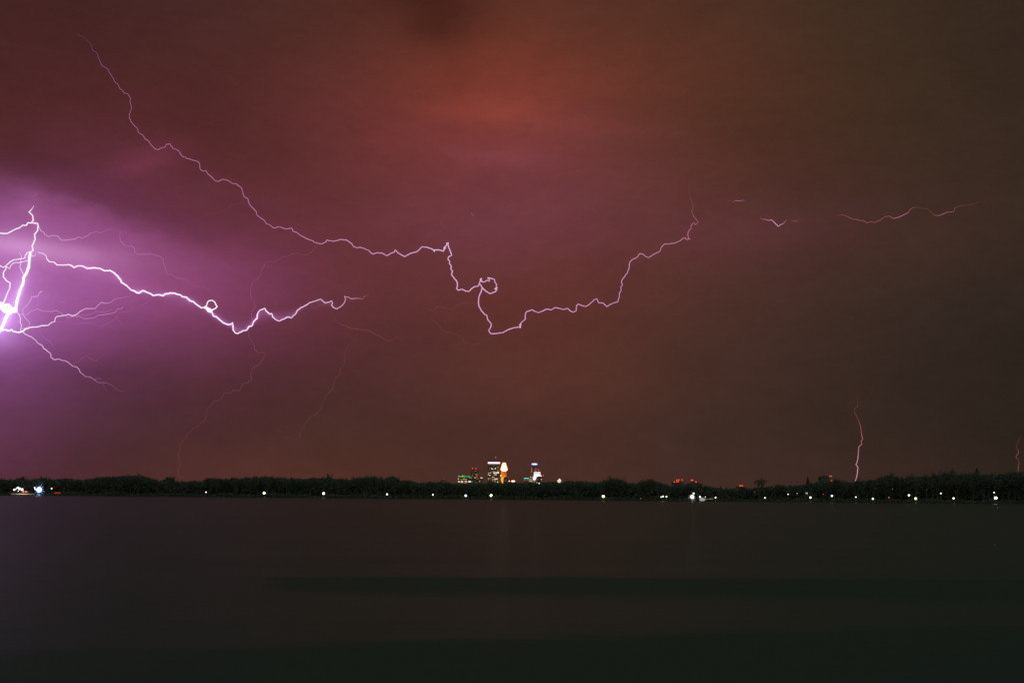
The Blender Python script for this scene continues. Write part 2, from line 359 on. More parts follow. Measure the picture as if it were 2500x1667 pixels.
def tree_proto(kind, seed):
    r = random.Random(seed); tr = MB(); cr = MB()        # unit tree: height 1 (x,y scaled with it)
    H = 1.0
    if kind == 'conifer':
        tr.seg((0,0,0), (0,0,.95), .018, .004)
        for i in range(900):
            z = .12 + .88*r.random()**1.15; rad = (1 - z)*.30 + .012
            a = r.random()*6.283; q = rad*math.sqrt(r.random())*(1 + .25*math.sin(z*60))
            leafquad(cr, (q*math.cos(a), q*math.sin(a), z), .018 + .012*r.random(), r)
        return tr.mesh('trunk', barkm), cr.mesh('crown', leafm)
    lean = r.uniform(-.03, .03); fork = r.uniform(.25, .38)
    tr.seg((0,0,0), (lean, 0, fork), .028, .02)
    tips = []
    def grow(p, d, ln, rad, lvl):
        q = p + d*ln; tr.seg(p, q, rad, rad*.6, 4)
        if lvl == 0: tips.append(q); return
        for k in range(r.choice((2, 3, 3) if kind != 'bare' else (3, 3, 4))):
            nd = (d + Vector((r.uniform(-1,1), r.uniform(-1,1), r.uniform(-.25,.75)))*.62).normalized()
            grow(q, nd, ln*r.uniform(.62,.85), rad*.58, lvl-1)
    for k in range(5):
        a = k*1.257 + r.random(); d = Vector((math.cos(a)*.6, math.sin(a)*.6, .85)).normalized()
        grow(Vector((lean, 0, fork - .03*k)), d, .20, .013, 3 if kind == 'bare' else 2)
    mz = max(p.z for p in tips); s = .97/mz
    if kind == 'bare':
        for p in tips:
            for k in range(6):
                q = p + Vector((r.gauss(0,1), r.gauss(0,1), r.gauss(.4,1)))*.035
                cr.seg(p, q, .0022, .0012, 3)
            leafquad(cr, p, .012, r)
    else:
        cl = tips + [Vector((lean,0,fork)) + (p - Vector((lean,0,fork)))*r.uniform(.5,.9) for p in tips]
        for p in cl:
            rr = r.uniform(.035, .075)
            for k in range(13 if kind == 'broad' else 9):
                leafquad(cr, p + Vector((r.gauss(0,1), r.gauss(0,1), r.gauss(0,.8)))*rr, r.uniform(.012, .032), r)
    for m in (tr, cr): m.v = [(x, y, z*s) for x, y, z in m.v]
    return tr.mesh('trunk', barkm), cr.mesh('crown', leafm)
PT = [tree_proto('broad', 11+i) for i in range(6)] + [tree_proto('loose', 31+i) for i in range(4)]
CON = tree_proto('conifer', 5); BARE = [tree_proto('bare', 21), tree_proto('bare', 23)]
def put_tree(proto, px, top, Y, label, name='far_tree', wide=1.0, group=None):
    p = at(px, top, Y); g0 = gz(p.x, Y) - .1; h = p.z - g0
    o = thing(name, label, 'tree', (p.x, Y, g0), group)
    o.scale = (h*wide, h*wide, h); o.rotation_euler.z = rnd.random()*6.28
    link('trunk', proto[0], o); link('crown', proto[1], o)
    return o
SPECIAL = [
 (BARE[0], 1855, 1166, 1015, 'round-crowned leafless tree standing alone above the dip right of the red beacons', 'leafless_tree', .78),
 (CON, 1972, 1164, 1022, 'narrow pointed conifer standing up beside the flat dark block with two red lights', 'conifer_tree', 1.0),
 (PT[7], 803, 1157, 1020, 'small rounded treetop poking above the even treeline left of the city', 'far_tree', .55),
 (PT[6], 416, 1162, 1018, 'loose twin-topped tree at the dip where the faint bolt comes down', 'far_tree', .7),
 (PT[2], 338, 1156, 1020, 'broad tree topping the hump of the treeline right of the blue-white floodlight', 'far_tree', .9),
 (BARE[1], 955, 1159, 1020, 'ragged tree leaning right at the step down in the treeline before the towers', 'leafless_tree', .7),
 (PT[0], 1495, 1166, 1030, 'wide domed tree forming a low mound right of the lit gable house', 'far_tree', 1.0),
 (PT[3], 2172, 1157, 1030, 'high rounded tree left of the single dim red beacon on the right bank', 'far_tree', 1.0),
 (CON, 2385, 1143, 1030, 'tallest peaked tree on the right-hand hill of the far shore', 'conifer_tree', .95),
 (BARE[1], 2287, 1152, 1025, 'small spiky treetop left of the tallest tree on the right-hand hill', 'leafless_tree', .6),
 (PT[4], 2312, 1150, 1034, 'flat-topped tree beside the spiky treetop on the right-hand hill', 'far_tree', .8),
 (PT[5], 2475, 1150, 1022, 'dark tree at the right edge under the short red bolt', 'far_tree', .9),
 (CON, 1760, 1186, 1015, 'tiny pointed conifer at the lowest dip of the treeline left of the three red lights', 'conifer_tree', .9),
 (PT[8], 55, 1163, 1018, 'rounded tree above the cluster of small white lights at the left edge', 'far_tree', .9),
 (PT[1], 1585, 1170, 1018, 'broad tree just left of the group of seven red roof lights', 'far_tree', .9),
 (BARE[0], 2046, 1166, 1018, 'small twiggy tree right of the flat dark block with two red lights', 'leafless_tree', .6),
]
spx = [s[1] for s in SPECIAL]
for (pr, px, top, Y, lab, nm, wd) in SPECIAL: put_tree(pr, px, top, Y, lab, nm, wd)
px = -150
while px < 2660:
    px += rnd.uniform(13, 26)
    if min(abs(px - s) for s in spx) < 9: continue
    top = prof(px) + (rnd.uniform(1.5, 4) if 1105 < px < 1375 else rnd.uniform(-1.2, 3.0)); side = 'left' if px < 1250 else 'right'
    put_tree(rnd.choice(PT if rnd.random() < .8 else BARE), px, top, rnd.uniform(1010, 1034),
             'dark leafy tree in the far shore row, %s of the gold tower' % side, wide=rnd.uniform(.7, 1.05),
             group='trees in the far treeline, %s half' % side)

# ------------------------------------------------------------------ lamps along the far shore
polem = mat('lamp_pole_metal', (.12, .12, .12), .5, .4)
def sq(px, y): return 1
WARM, YEL, COOL, PINK, WHT, ORG = (255,246,222), (255,252,190), (232,248,255), (255,232,236), (255,255,255), (230,120,60)
COLN = {WARM: 'warm white', YEL: 'yellowish', COOL: 'cool white', PINK: 'pinkish white', WHT: 'bright white', ORG: 'dim orange'}
SHORE = 1006.0
def lamp(px, py, d, col, st, label, Y=None, tall=None):
    Y = Y or (SHORE + (3 if py > 1195 + px*.0086 else 12) * rnd.uniform(.8, 1.6)) ; p = at(px, py, Y); g0 = gz(p.x, Y)
    r = d*.45 * Y/FPX
    o = thing('shore_lamp', label, 'lamp', (p.x, Y, g0), 'lamps along the far shore')
    h = max(p.z - g0, 1.0)
    y0 = 0 if h < 2 else .9
    m = MB()
    if h >= 2:
        m.seg((0, y0 + r, 0), (0, y0 + r, h + r*.4), .10, .07, 6); m.seg((0, y0+r, h + r*.4), (0, -.1, h + r*.9), .06, .05, 5)
        m.frustum(0, y0 + r, 0, .4, .2, .14, 8)
    else:
        m.frustum(0, r, 0, max(h, .5), .14, .1, 8)
    m.build('pole', polem, o)
    MB().frustum(0, 0, h + r*.86, h + r*1.12, r*.55, r*.2, 10).build('shade', polem, o)
    MB().ball((0, -.15, h), r, 10, 7).build('bulb', emat(col, st), o, smooth=True)
    return o
LAMPS = [
 (503,1201,3.2,WHT,2.5,'tiny white shore lamp, first one right of the dark stretch on the left shore'),
 (645,1203,6.6,YEL,3,'large yellowish shore lamp, left of the pinkish white one'),
 (790,1204,6.6,PINK,3,'large pinkish white shore lamp right of the yellowish one'),
 (945,1206,4.2,WHT,3,'small white shore lamp midway between the pinkish lamp and the towers'),
 (1057,1207,3.6,WARM,2.5,'faint small shore lamp left of the green-topped building'),
 (1137,1209.5,5.6,COOL,3,'cool white shore lamp right below the green-topped building'),
 (1199,1209,6.8,YEL,3,'yellowish shore lamp right below the tower with the pink crown'),
 (1473,1211,7,YEL,3,'lone yellowish shore lamp right of the skyline'),
 (1565,1216.5,2,ORG,1.5,'tiny orange light at the waterline left of the three close white lamps'),
 (1614,1212.5,3,WARM,2.5,'leftmost and smallest of the three close lamps on the shore'),
 (1618.5,1211.5,4,COOL,3,'middle bluish lamp of the three close lamps on the shore'),
 (1627,1212,3.8,WARM,3,'rightmost of the three close lamps left of the starry floodlight'),
 (1693.5,1204,4,YEL,2.5,'small yellowish lamp directly above the starry floodlight'),
 (1709,1212,4,WHT,3,'white lamp at the left end of the pale moored boat'),
 (1722,1212.5,2,YEL,2,'pinprick yellow light above the tapered end of the pale boat'),
 (1747,1214,3.5,WARM,3,'small lamp just right of the pale moored boat'),
 (1842,1200,2,ORG,.6,'dull speck of light below the round leafless tree'),
 (1867.5,1214.5,3.2,YEL,2.5,'lone small lamp at the water right of the round leafless tree'),
 (1924,1206,3,WARM,2,'cream lamp left of the pointed conifer'),
 (1946,1204,2.4,(220,160,150),1.5,'dim pink lamp left of the pointed conifer'),
 (1969,1204,4.4,WARM,3,'warm white lamp right below the pointed conifer'),
 (1978.5,1214,5.2,YEL,3,'yellow lamp near the water right of the pointed conifer'),
 (2010,1206,2.2,ORG,.8,'tiny orange lamp below the flat dark block'),
 (2031,1210,5,COOL,3,'cool white lamp below the two red roof lights'),
 (2036,1220.5,3.4,(120,40,44),.8,'dull red waterside light under the cool white lamp'),
 (2089.5,1213,3.2,WARM,2.5,'small lamp below the foot of the tall thin bolt'),
 (2131,1217,4.8,WARM,3,'warm waterside lamp right of the tall thin bolt'),
 (2170,1214,3,ORG,1.2,'orange lamp below the high rounded tree on the right'),
 (2179,1193.5,2.2,(170,110,100),.8,'dim speck high on the right bank below the rounded tree'),
 (2219,1208.5,5,WARM,3,'round white lamp upper left of the large yellow one on the right bank'),
 (2235.5,1216.5,6,YEL,3,'large yellow lamp at the water on the right bank'),
 (2235,1183,2,(190,70,60),.9,'tiny red speck high above the large yellow lamp on the right bank'),
 (2263,1195,2,(150,100,95),.7,'faint speck between the two upper lamps of the right bank'),
 (2297,1204,3.4,WARM,2.5,'small raised lamp below the spiky treetop on the right hill'),
 (2328,1216,4.8,YEL,3,'yellowish lamp low on the bank below the right hill'),
 (2427,1202,3.2,WARM,2.5,'small lamp just above the big white lamp at the right edge'),
 (2431,1215,8,WHT,4,'biggest white lamp near the right edge of the shore'),
 (34.7,1195,4.4,PINK,3,'leftmost white lamp of the cluster at the lit beach'),
 (38.5,1194,2.6,PINK,2.5,'small lamp next to the leftmost one at the lit beach'),
 (43.5,1190,4.4,PINK,3,'topmost lamp of the cluster at the lit beach'),
 (40.3,1191,2,WHT,2,'pinprick lamp beside the topmost one at the lit beach'),
 (47.5,1192.5,6,WHT,3,'large lamp in the middle of the cluster at the lit beach'),
 (54,1194.5,6,WHT,3,'rightmost large lamp of the cluster above the red tail lights'),
 (44.8,1198.5,2.6,WHT,2.5,'lowest small lamp of the cluster at the lit beach'),
 (84.8,1190.3,3.8,PINK,3,'upper of the two lamps touching the blue-white floodlight'),
 (87,1192.8,5,WHT,3,'lower of the two lamps touching the blue-white floodlight'),
 (126,1192,3.2,WHT,2.5,'single small lamp right of the blue-white floodlight'),
 (1303.4,1176,2.2,(170,160,170),.9,'faint light among the trees under the blue-topped tower'),
 (1311,1178,2.6,(190,190,150),1.0,'slanting dim lamp among the trees under the white block'),
 (1316.3,1179.3,3.6,(225,232,200),1.2,'brightest of the dim lamps among the trees under the white block'),
]
for a in LAMPS: lamp(*a)

def floodlight(px, py, d, rays, label, col, spike_col):
    Y = SHORE + 2; p = at(px, py, Y); k = Y/FPX; g0 = gz(p.x, Y)
    o = thing('floodlight_mast', label, 'floodlight', (p.x, Y, g0)); h = p.z - g0; r = d/2*k
    MB().seg((0, 1.2, 0), (0, 1.2, h), .16, .1, 8).frustum(0, 1.2, 0, .5, .4, .25, 8).build('mast', polem, o)
    ring = MB()
    for i in range(8):
        a = i*math.pi/4; ring.seg((0, .9, h), (r*1.1*math.cos(a), .6, h + r*1.1*math.sin(a)), .07, .05, 5)
    ring.build('lamp_bracket', polem, o)
    MB().ball((0, 0, h), r*.95, 16, 10).build('main_lamp', emat(col, 4), o, smooth=True)
    for i in range(rays):                        # added glowing spikes, shaped like a lens starburst round the main lamp
        a = (i + .35)*2*math.pi/rays; l = r*(1.75 + .35*((i*7) % 3))
        m = MB().seg((r*.8*math.cos(a), 0, h + r*.8*math.sin(a)), (l*math.cos(a), 0, h + l*math.sin(a)), r*.30, r*.03, 6)
        m.build('starburst_spike', emat(spike_col, 1.0), o)
    return o
floodlight(96, 1195, 12.5, 12, 'dazzling blue-white floodlight with starburst flare on the left shore', (250,252,255), (90,135,215))
floodlight(1690, 1212.5, 8.5, 10, 'bright white floodlight with starburst flare at the water left of the pale wedge', (255,252,255), (190,170,185))

# lit beach, its ground glow put in as emissive boxes, and the cars at the left edge
def patch(px0, px1, py0, py1, Y): 
    a = at(px0, py1, Y); c = at(px1, py0, Y); return a.x, c.x, a.z, c.z
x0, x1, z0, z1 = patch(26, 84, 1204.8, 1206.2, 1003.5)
o = thing('shore_glow_strip', 'thin strip of warm ground glow on the seawall at the waterline under the lamp cluster', 'shoreline', ((x0+x1)/2, 1003.5, 0))
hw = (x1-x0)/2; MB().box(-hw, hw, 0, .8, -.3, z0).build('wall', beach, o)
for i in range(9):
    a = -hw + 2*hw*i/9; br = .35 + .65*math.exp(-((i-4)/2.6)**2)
    MB().box(a+.1, a + 2*hw/9 - .1, -.08, .7, z0 + .003, z1).build('ground_glow', emat((int(225*br+15), int(200*br+12), int(150*br+14)), 1.0), o)
p = at(95, 1207.2, 1002.5)
o = thing('mooring_light', 'small blue light on the water under the blue-white floodlight', 'light', (p.x, 1002.5, 0))
MB().frustum(0, 0, -.2, max(p.z, .3) - .2, .5, .4, 10).build('float', polem, o); MB().ball((0, 0, max(p.z, .5)), .75, 10, 6, 1.6, 1, .7).build('bulb', emat((110,140,235), 1.2), o, smooth=True)
carm = mat('dark_car_paint', (.05, .05, .055), .35, .5); tyrem = mat('tyre_rubber', (.03, .03, .03), .9, .1); glassm = mat('car_glass', (.02, .02, .025), .1, .5)
def car(px, py, Y, lab, st, col, core=None):
    p = at(px, py, Y); g0 = gz(p.x, Y)
    o = thing('parked_car', lab, 'car', (p.x, Y, g0), 'cars on the left shore')
    body = [(-2.2,.35),(2.2,.35),(2.25,.8),(1.4,.95),(.9,1.4),(-1.1,1.4),(-1.75,.95),(-2.25,.85)]
    MB().prism(body, -.85, .85).build('body', carm, o)
    MB().prism([(-1.55,.96),(1.25,.96),(.82,1.34),(-1.02,1.34)], -.87, .87).build('side_window', glassm, o)
    for sx in (-1.4, 1.4):
        for sy in (-.8, .8):
            m = MB(); n = 12; b0 = 0
            m.prism([(sx + .33*math.cos(a*math.pi/6), .33 + .33*math.sin(a*math.pi/6)) for a in range(12)], sy-.1, sy+.1).build('wheel', tyrem, o)
    z = p.z - g0
    for k, dx in enumerate((-1.6, 1.2)):
        MB().ball((dx, -1.1, z), .8, 10, 6, 1.9, .6, .8).build('tail_light', emat(col, st), o, smooth=True)
        if core: MB().ball((dx*.8, -1.7, z + .05), .42, 8, 5, 1.6, .5, .7).build('brake_light', emat(core, 1.5), o, smooth=True)
    return o
car(62.5, 1199.8, 1005, 'dark car with glaring red tail lights below the lamp cluster', 1.0, (235,70,40), (255,200,190))
car(142, 1202.6, 1007, 'dark car with dim red tail lights right of the blue-white floodlight', .7, (190,50,30))

# pale wedge built as a boat; its lamplight is put in as glow
p0 = at(1707, 1221, 1001.5); p1 = at(1722, 1213, 1001.5); kx = 1001.5/FPX
hull = mat('pale_wedge_mat', (.75, .72, .74), .5, .4)
o = thing('pale_wedge', 'pale tapered wedge, built as a boat with a glowing side, at the water right of the starry floodlight', 'boat', (p0.x, 1001.5, 0))
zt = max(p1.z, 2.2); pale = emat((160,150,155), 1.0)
hb = MB(); hb.prism([(0, zt*.28), (1.0, -.1), (3.6, -.15), (5.6, zt*.38), (8.6, zt*.5), (8.6, zt*.62), (5.6, zt*.66), (2.4, zt*.9), (.2, zt*.95)], -.9, .9)
hb.build('hull', hull, o)
MB().prism([(.25, zt*.34), (1.2, .08), (3.4, .05), (5.2, zt*.45), (5.2, zt*.62), (2.4, zt*.86), (.35, zt*.9)], -.98, -.93).build('side_glow', pale, o)
MB().seg((8.8, -.5, zt*.58), (12.2, -.5, zt*.62), .22, .16, 6).build('glow_tail', emat((150,150,150), 1.0), o)

# ------------------------------------------------------------------ city skyline
YC = 6500.0; KC = YC/FPX
wallm = mat('tower_wall', (.20, .17, .155), .7, .2, .15, .02); darkglass = mat('dark_window_glass', (.09, .085, .085), .25, .5)
redm = (255, 70, 60)
def cx(px): return at(px, 1180, YC).x
def cz(py, px=1250): return at(px, py, YC).z
def tower(name, label, px0, px1, ptop, depth=40, Y=YC, extra=None, grid=True, material=None, floors=None, cat='building'):
    k = Y/YC; a = at(px0, ptop, Y); c = at(px1, ptop, Y); g0 = gz(a.x, Y)
    o = thing(name, label, cat, ((a.x+c.x)/2, Y, g0)); hw = (c.x-a.x)/2; h = a.z - g0
    m = MB().box(-hw, hw, 0, depth, 0, h - 3).box(-hw*1.02, hw*1.02, -.8, depth+.8, h - 3, h)
    m.box(-hw*.5, hw*.5, depth*.25, depth*.75, h, h + 3)
    m.build('wall', material or wallm, o)
    if grid:
        wn_ = MB(); nx_ = max(3, int(2*hw/4.5)); nz_ = int(h/4.2)
        for j in range(1, nz_):
            for i in range(nx_):
                x = -hw + 2*hw*(i + .5)/nx_; z = h*j/nz_
                wn_.box(x - hw/nx_*.7, x + hw/nx_*.7, -.25, .3, z - 1.1, z + 1.0)
        w_ = wn_.build('window', darkglass, o); w_['kind'] = 'stuff'
    return o, a.x + hw, g0, Y
def lit(tw, px0, px1, py0, py1, col, st=1.0, name='lit_window', proud=.8):
    o, xc, g0, Y = tw; a = at(px0, py1, Y); c = at(px1, py0, Y)
    return MB().box(a.x - xc, c.x - xc, -proud, .2, a.z - g0, c.z - g0).build(name, emat(col, st), o)
def beacon(tw, px, py, d, col=redm, st=1.6, name='beacon'):
    o, xc, g0, Y = tw; a = at(px, py, Y); r = d/2*Y/FPX
    b = MB().ball((a.x - xc, -r, a.z - g0), r, 8, 6).build(name, emat(col, st), o, smooth=True); return b
def A2(x): return 1110 + x/18.09
def A3(x): return 1230 + x/13.835
def Z3(y): return 1110 + y/13.835
CR_, TAN, SAL, OR_, DRD, WH_ = (255,236,205), (190,145,95), (215,140,105), (190,100,45), (110,52,42), (255,252,240)
# pink crowned tower
def crown_halo_mat():  # additive emission imitating the orange halo round the crown
    m = bpy.data.materials.new('crown_halo_glow'); m.use_nodes = True; t = m.node_tree
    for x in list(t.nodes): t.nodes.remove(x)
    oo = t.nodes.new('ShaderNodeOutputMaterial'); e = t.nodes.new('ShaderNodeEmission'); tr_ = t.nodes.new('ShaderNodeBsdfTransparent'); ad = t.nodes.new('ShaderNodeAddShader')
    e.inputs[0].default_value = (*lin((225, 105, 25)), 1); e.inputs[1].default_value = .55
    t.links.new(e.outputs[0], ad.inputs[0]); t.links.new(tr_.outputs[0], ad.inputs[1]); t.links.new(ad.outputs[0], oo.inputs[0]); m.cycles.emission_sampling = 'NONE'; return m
C = tower('pink_crown_tower', 'tall dark office tower with a bright pinkish white band along its flat top', 1190.8, 1218.5, 1133.5, 55)
cr = lit(C, A2(1470), A2(2005), 1127.9, 1131.4, (255,215,252), 1.7, 'light_crown', 3)
o, xc, g0, Y = C; a = at(1210.5, 1116.5, YC); top = at(1205, 1133, YC).z - g0
MB().box(-30, 30, 4, 50, top, top + 6).build('roof_plant', wallm, o)
MB().seg((a.x - xc, 10, top), (a.x - xc, 10, a.z - g0), 1.0, .5, 6).build('antenna', polem, o)
beacon(C, 1210.5, 1116.3, 2.2, (190,175,165), 1.0)
for (x0,x1,y0,y1,c,s) in [
 (1480,1640,448,466,DRD,.9),(1700,1745,445,470,SAL,.6),(1880,1945,535,560,TAN,.8),(1520,1550,592,612,TAN,.6),(1610,1655,585,620,CR_,1),(1640,1700,612,642,CR_,.9),(1702,1772,610,625,OR_,.8),(1775,1820,580,625,WH_,1),
 (1900,1930,640,665,TAN,1),(1490,1520,675,692,TAN,.5),(1560,1585,670,700,TAN,.4),(1680,1715,703,724,SAL,.9),(1735,1770,703,724,TAN,1),(1800,1840,705,720,TAN,.5),(1900,1935,700,730,SAL,1),
 (1470,1540,780,828,SAL,.8),(1552,1600,775,806,CR_,.75),(1620,1682,750,772,TAN,.9),(1702,1960,770,815,CR_,1),(1880,1950,742,768,CR_,.9),(1470,1522,862,886,WH_,.9),(1535,1578,885,920,WH_,1),(1582,1742,870,883,(170,60,50),.8),
 (1745,1860,863,886,WH_,.95),(1660,1700,965,996,CR_,1),(1720,1755,965,996,CR_,.9),(1465,1652,1030,1046,TAN,1),(1480,1512,1050,1110,TAN,.9),(1740,1900,1045,1080,CR_,1),(1904,1945,1012,1044,OR_,.9),
 (1655,1712,1070,1140,TAN,1),(1770,1802,1118,1146,CR_,.8),(1870,1922,1124,1146,TAN,1.1),(1740,1812,1160,1225,OR_,.9),(1880,1922,1180,1240,CR_,.8)]:
    lit(C, A2(x0), A2(x1), A2(y0), A2(y1), c, s)
# twin red light tower behind
B = tower('twin_beacon_tower', 'dim reddish tower with two red lights on its roof behind the green-topped building', 1148.5, 1168.2, 1146.5, 45, 6700)
for x in (1153.8, 1162): 
    beacon(B, x, 1143.3, 2.7, (255,60,45), 1.5)
    o, xc, g0, Y = B; a = at(x, 1143.3, Y); MB().seg((a.x-xc, 2, at(x,1147,Y).z-g0), (a.x-xc, 2, a.z-g0), .9, .6, 5).build('mast', polem, o)
for (x0,x1,y0,y1,c,s) in [(705,742,700,718,DRD,1),(760,782,700,722,DRD,1.3),(850,902,700,718,DRD,1.1),(915,978,698,720,(160,75,50),1),(992,1042,702,718,DRD,1),(705,720,740,760,DRD,1),(790,830,745,760,DRD,.9),(850,880,745,762,DRD,.9),
 (780,802,845,875,SAL,.5),(830,852,815,840,DRD,1),(912,986,855,895,OR_,1),(992,1042,832,890,OR_,.7),(940,1006,945,975,SAL,.8),(770,800,915,945,SAL,.8),(846,870,968,990,DRD,1.2),(885,916,995,1030,WH_,1),(955,1050,1042,1065,OR_,1),(925,965,1212,1244,SAL,.4),(840,860,1100,1120,DRD,.8)]:
    lit(B, max(A2(x0),1148.9), A2(x1), A2(y0), A2(y1), c, s)
# green roofed low block
A = tower('green_roof_building', 'wide low building with rows of warm windows and a glowing green roof edge', 1117.6, 1152.5, 1164.2, 50, 6400)
GR = (20,185,85)
for (x0,x1,y0,y1,c) in [(158,215,925,978,(45,200,130)),(215,330,938,978,(70,190,70)),(330,375,905,975,(150,215,90)),(375,480,922,982,GR),(480,600,940,980,(15,165,85)),(600,672,925,976,(30,180,130)),(672,762,955,974,(30,120,60))]:
    lit(A, A2(x0), A2(x1), A2(y0), A2(y1), c, 1.0, 'green_light')
for (x0,x1,y0,y1,c,s) in [(425,452,992,1012,CR_,.7),(630,752,998,1022,(215,150,75),1),(142,188,1045,1076,CR_,.9),(150,170,1078,1100,TAN,1),(250,362,1076,1100,(225,130,75),1),(370,428,1050,1090,(225,150,80),1),(432,542,1062,1100,SAL,1),
 (148,232,1160,1205,CR_,1),(275,362,1156,1212,WH_,1),(390,418,1150,1190,SAL,1),(450,530,1156,1196,WH_,.95),(532,600,1176,1200,SAL,1),(602,722,1152,1206,WH_,1),(760,802,1174,1192,TAN,1.1),(230,282,1238,1258,(190,90,60),1),(340,440,1238,1260,(220,140,80),1),(446,540,1240,1260,SAL,.9)]:
    lit(A, A2(x0), A2(x1), A2(y0), A2(y1), c, s)
# slab right of it with the white sign
K = tower('sign_building', 'low dark block with a white oval sign left of the pink-crowned tower', 1168.5, 1178.8, 1168.3, 35, 6450)
o, xc, g0, Y = K; a = at(1175.4, 1166.1, Y); MB().box(a.x-xc-1, a.x-xc+1, 0, 1, at(1175,1169,Y).z-g0, a.z-g0).build('sign_post', polem, o)
MB().ball((a.x - xc, -1, a.z - g0), 1.15*KC, 12, 7, 2.4, .5, 1).build('sign', emat((255,236,215), 1.0), o, smooth=True)
lit(K, A2(1085), A2(1122), A2(1150), A2(1186), (255,180,135), 1.0)
# gold tower, its floodlight put into facade and crown as emission
o, xc, g0, Y = D = tower('gold_tower', 'stepped gold floodlit tower with a blazing yellow-white crown', 1223.2, 1236.2, 1151.3, 34, 6480, material=mat('gold_stone', (.35,.2,.08), .7), grid=False)
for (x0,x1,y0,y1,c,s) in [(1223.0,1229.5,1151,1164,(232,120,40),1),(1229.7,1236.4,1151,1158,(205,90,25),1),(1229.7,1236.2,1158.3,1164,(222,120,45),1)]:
    lit(D, x0, x1, y0, y1, c, s, 'gold_facade_glow', 1.0)
poly = [(1222.6,1164.2),(1222.8,1172),(1225,1177),(1228,1182.5),(1228.6,1174),(1229.0,1168),(1231.5,1164.2)]
pp = [(at(x,y,Y).x - xc, at(x,y,Y).z - g0) for x, y in poly]
MB().prism(pp[::-1], -2.2, -.6).build('gold_lower_glow', emat((250,175,60), 1.0), o)
MB().ball((at(1222.8,1160.6,Y).x-xc, -4, at(1222.8,1160.6,Y).z-g0), 1.5*KC, 8, 6).build('floodlight', emat((255,238,180), 1.6), o, smooth=True)
zc = [(1149.8,3.3),(1148.2,6.9),(1145.2,7.9),(1140,6.6),(1135.5,5.0),(1133.2,4.6),(1130.2,3.2),(1129.6,2.0)]
xm = at(1230.6, 1140, Y).x - xc; prev = None
m = MB(); fr = MB()
for (ya, ra), (yb2, rb) in zip(zc, zc[1:]):
    m.frustum(xm, 17, at(1230,ya,Y).z - g0, at(1230,yb2,Y).z - g0, ra*KC, rb*KC, 16)
lan = m.build('glowing_crown', emat((255,244,190), 2.6), o)
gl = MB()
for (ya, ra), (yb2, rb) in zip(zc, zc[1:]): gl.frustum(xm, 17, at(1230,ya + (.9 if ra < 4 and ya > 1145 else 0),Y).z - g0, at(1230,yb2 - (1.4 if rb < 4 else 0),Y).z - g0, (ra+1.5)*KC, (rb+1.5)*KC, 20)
gl.build('crown_halo', crown_halo_mat(), o)  # shell stands in for the glare round the crown
m = MB()
for (ya, ra), (yb2, rb) in zip(zc[:-2], zc[1:]):
    for k in range(8):
        a = k*math.pi/4 + .2
        m.seg((xm+(ra*KC+.6)*math.cos(a), 17+(ra*KC+.6)*math.sin(a), at(1230,ya,Y).z-g0), (xm+(rb*KC+.6)*math.cos(a), 17+(rb*KC+.6)*math.sin(a), at(1230,yb2,Y).z-g0), 1.1, 1.1, 5)
m.build('crown_glow_rib', emat((255,170,50), 1.0), o)  # ribs glow to give the halo its orange edge
# small buildings right of the gold tower
E = tower('orange_sign_building', 'low building with a glowing white oval sign with a red halo right of the gold tower', 1237, 1261, 1175.5, 30, 6300)
def ov(tw, px, py, w, h, col, st, nm, dy=-1.5):
    o, xc, g0, Y = tw; a = at(px, py, Y); r = Y/FPX
    return MB().ball((a.x-xc, dy, a.z-g0), 1, 14, 8, w/2*r, .8, h/2*r).build(nm, emat(col, st), o, smooth=True)
ov(E, 1252.8, 1174.2, 11.6, 5.8, (225,70,35), .9, 'sign_halo', -1.0); ov(E, 1252.8, 1174.2, 9.4, 4.2, (255,240,222), 1.5, 'sign', -2.6)  # outer ovals imitate the orange halo round the lights
ov(E, 1243.4, 1174, 4.2, 3.8, (215,95,40), .9, 'lamp_halo', -1.0); ov(E, 1243.4, 1174, 3, 2.6, (255,230,205), 1.4, 'lamp', -2.6)
E2 = tower('dark_slab_building', 'unlit dark block touching the right side of the gold tower', 1231.8, 1240.6, 1164.8, 30, 6420)
lit(E2, 1232, 1237.5, 1171.6, 1173.2, (130,75,45), .8); beacon(E2, 1240.8, 1165.2, 1.6, (200,110,80), .9)
# blue crowned slender tower
F = tower('blue_crown_tower', 'slender tower with a glowing blue-white crown and a few reddish windows', 1295.8, 1313.5, 1138.6, 34, 6500)
o, xc, g0, Y = F
MB().frustum(at(1304.9,1136,Y).x-xc, 17, at(1304,1139,Y).z-g0, at(1304,1136.3,Y).z-g0, 5.2*KC, 6.6*KC, 12).build('crown_base', wallm, o)
def octr(r0, r1, y0, y1, col, st, nm):
    MB().frustum(at(1304.9,1136,Y).x-xc, 17, at(1304,y0,Y).z-g0, at(1304,y1,Y).z-g0, r0*KC, r1*KC, 12).build(nm, emat(col, st), o)
octr(5.6, 8.6, 1136.2, 1133.4, (45,80,190), 1.0, 'blue_halo_ring'); octr(8.3, 6.2, 1133.35, 1130.2, (120,160,245), 1.2, 'blue_crown')  # lower ring stands in for the darker blue halo
MB().ball((at(1304.9,1136,Y).x-xc, 17-8.2*KC, at(1304.9,1132.9,Y).z-g0), 1, 12, 7, 6.6*KC, 3, 1.7*KC).build('crown_lamp', emat((225,235,255), 1.4), o, smooth=True)
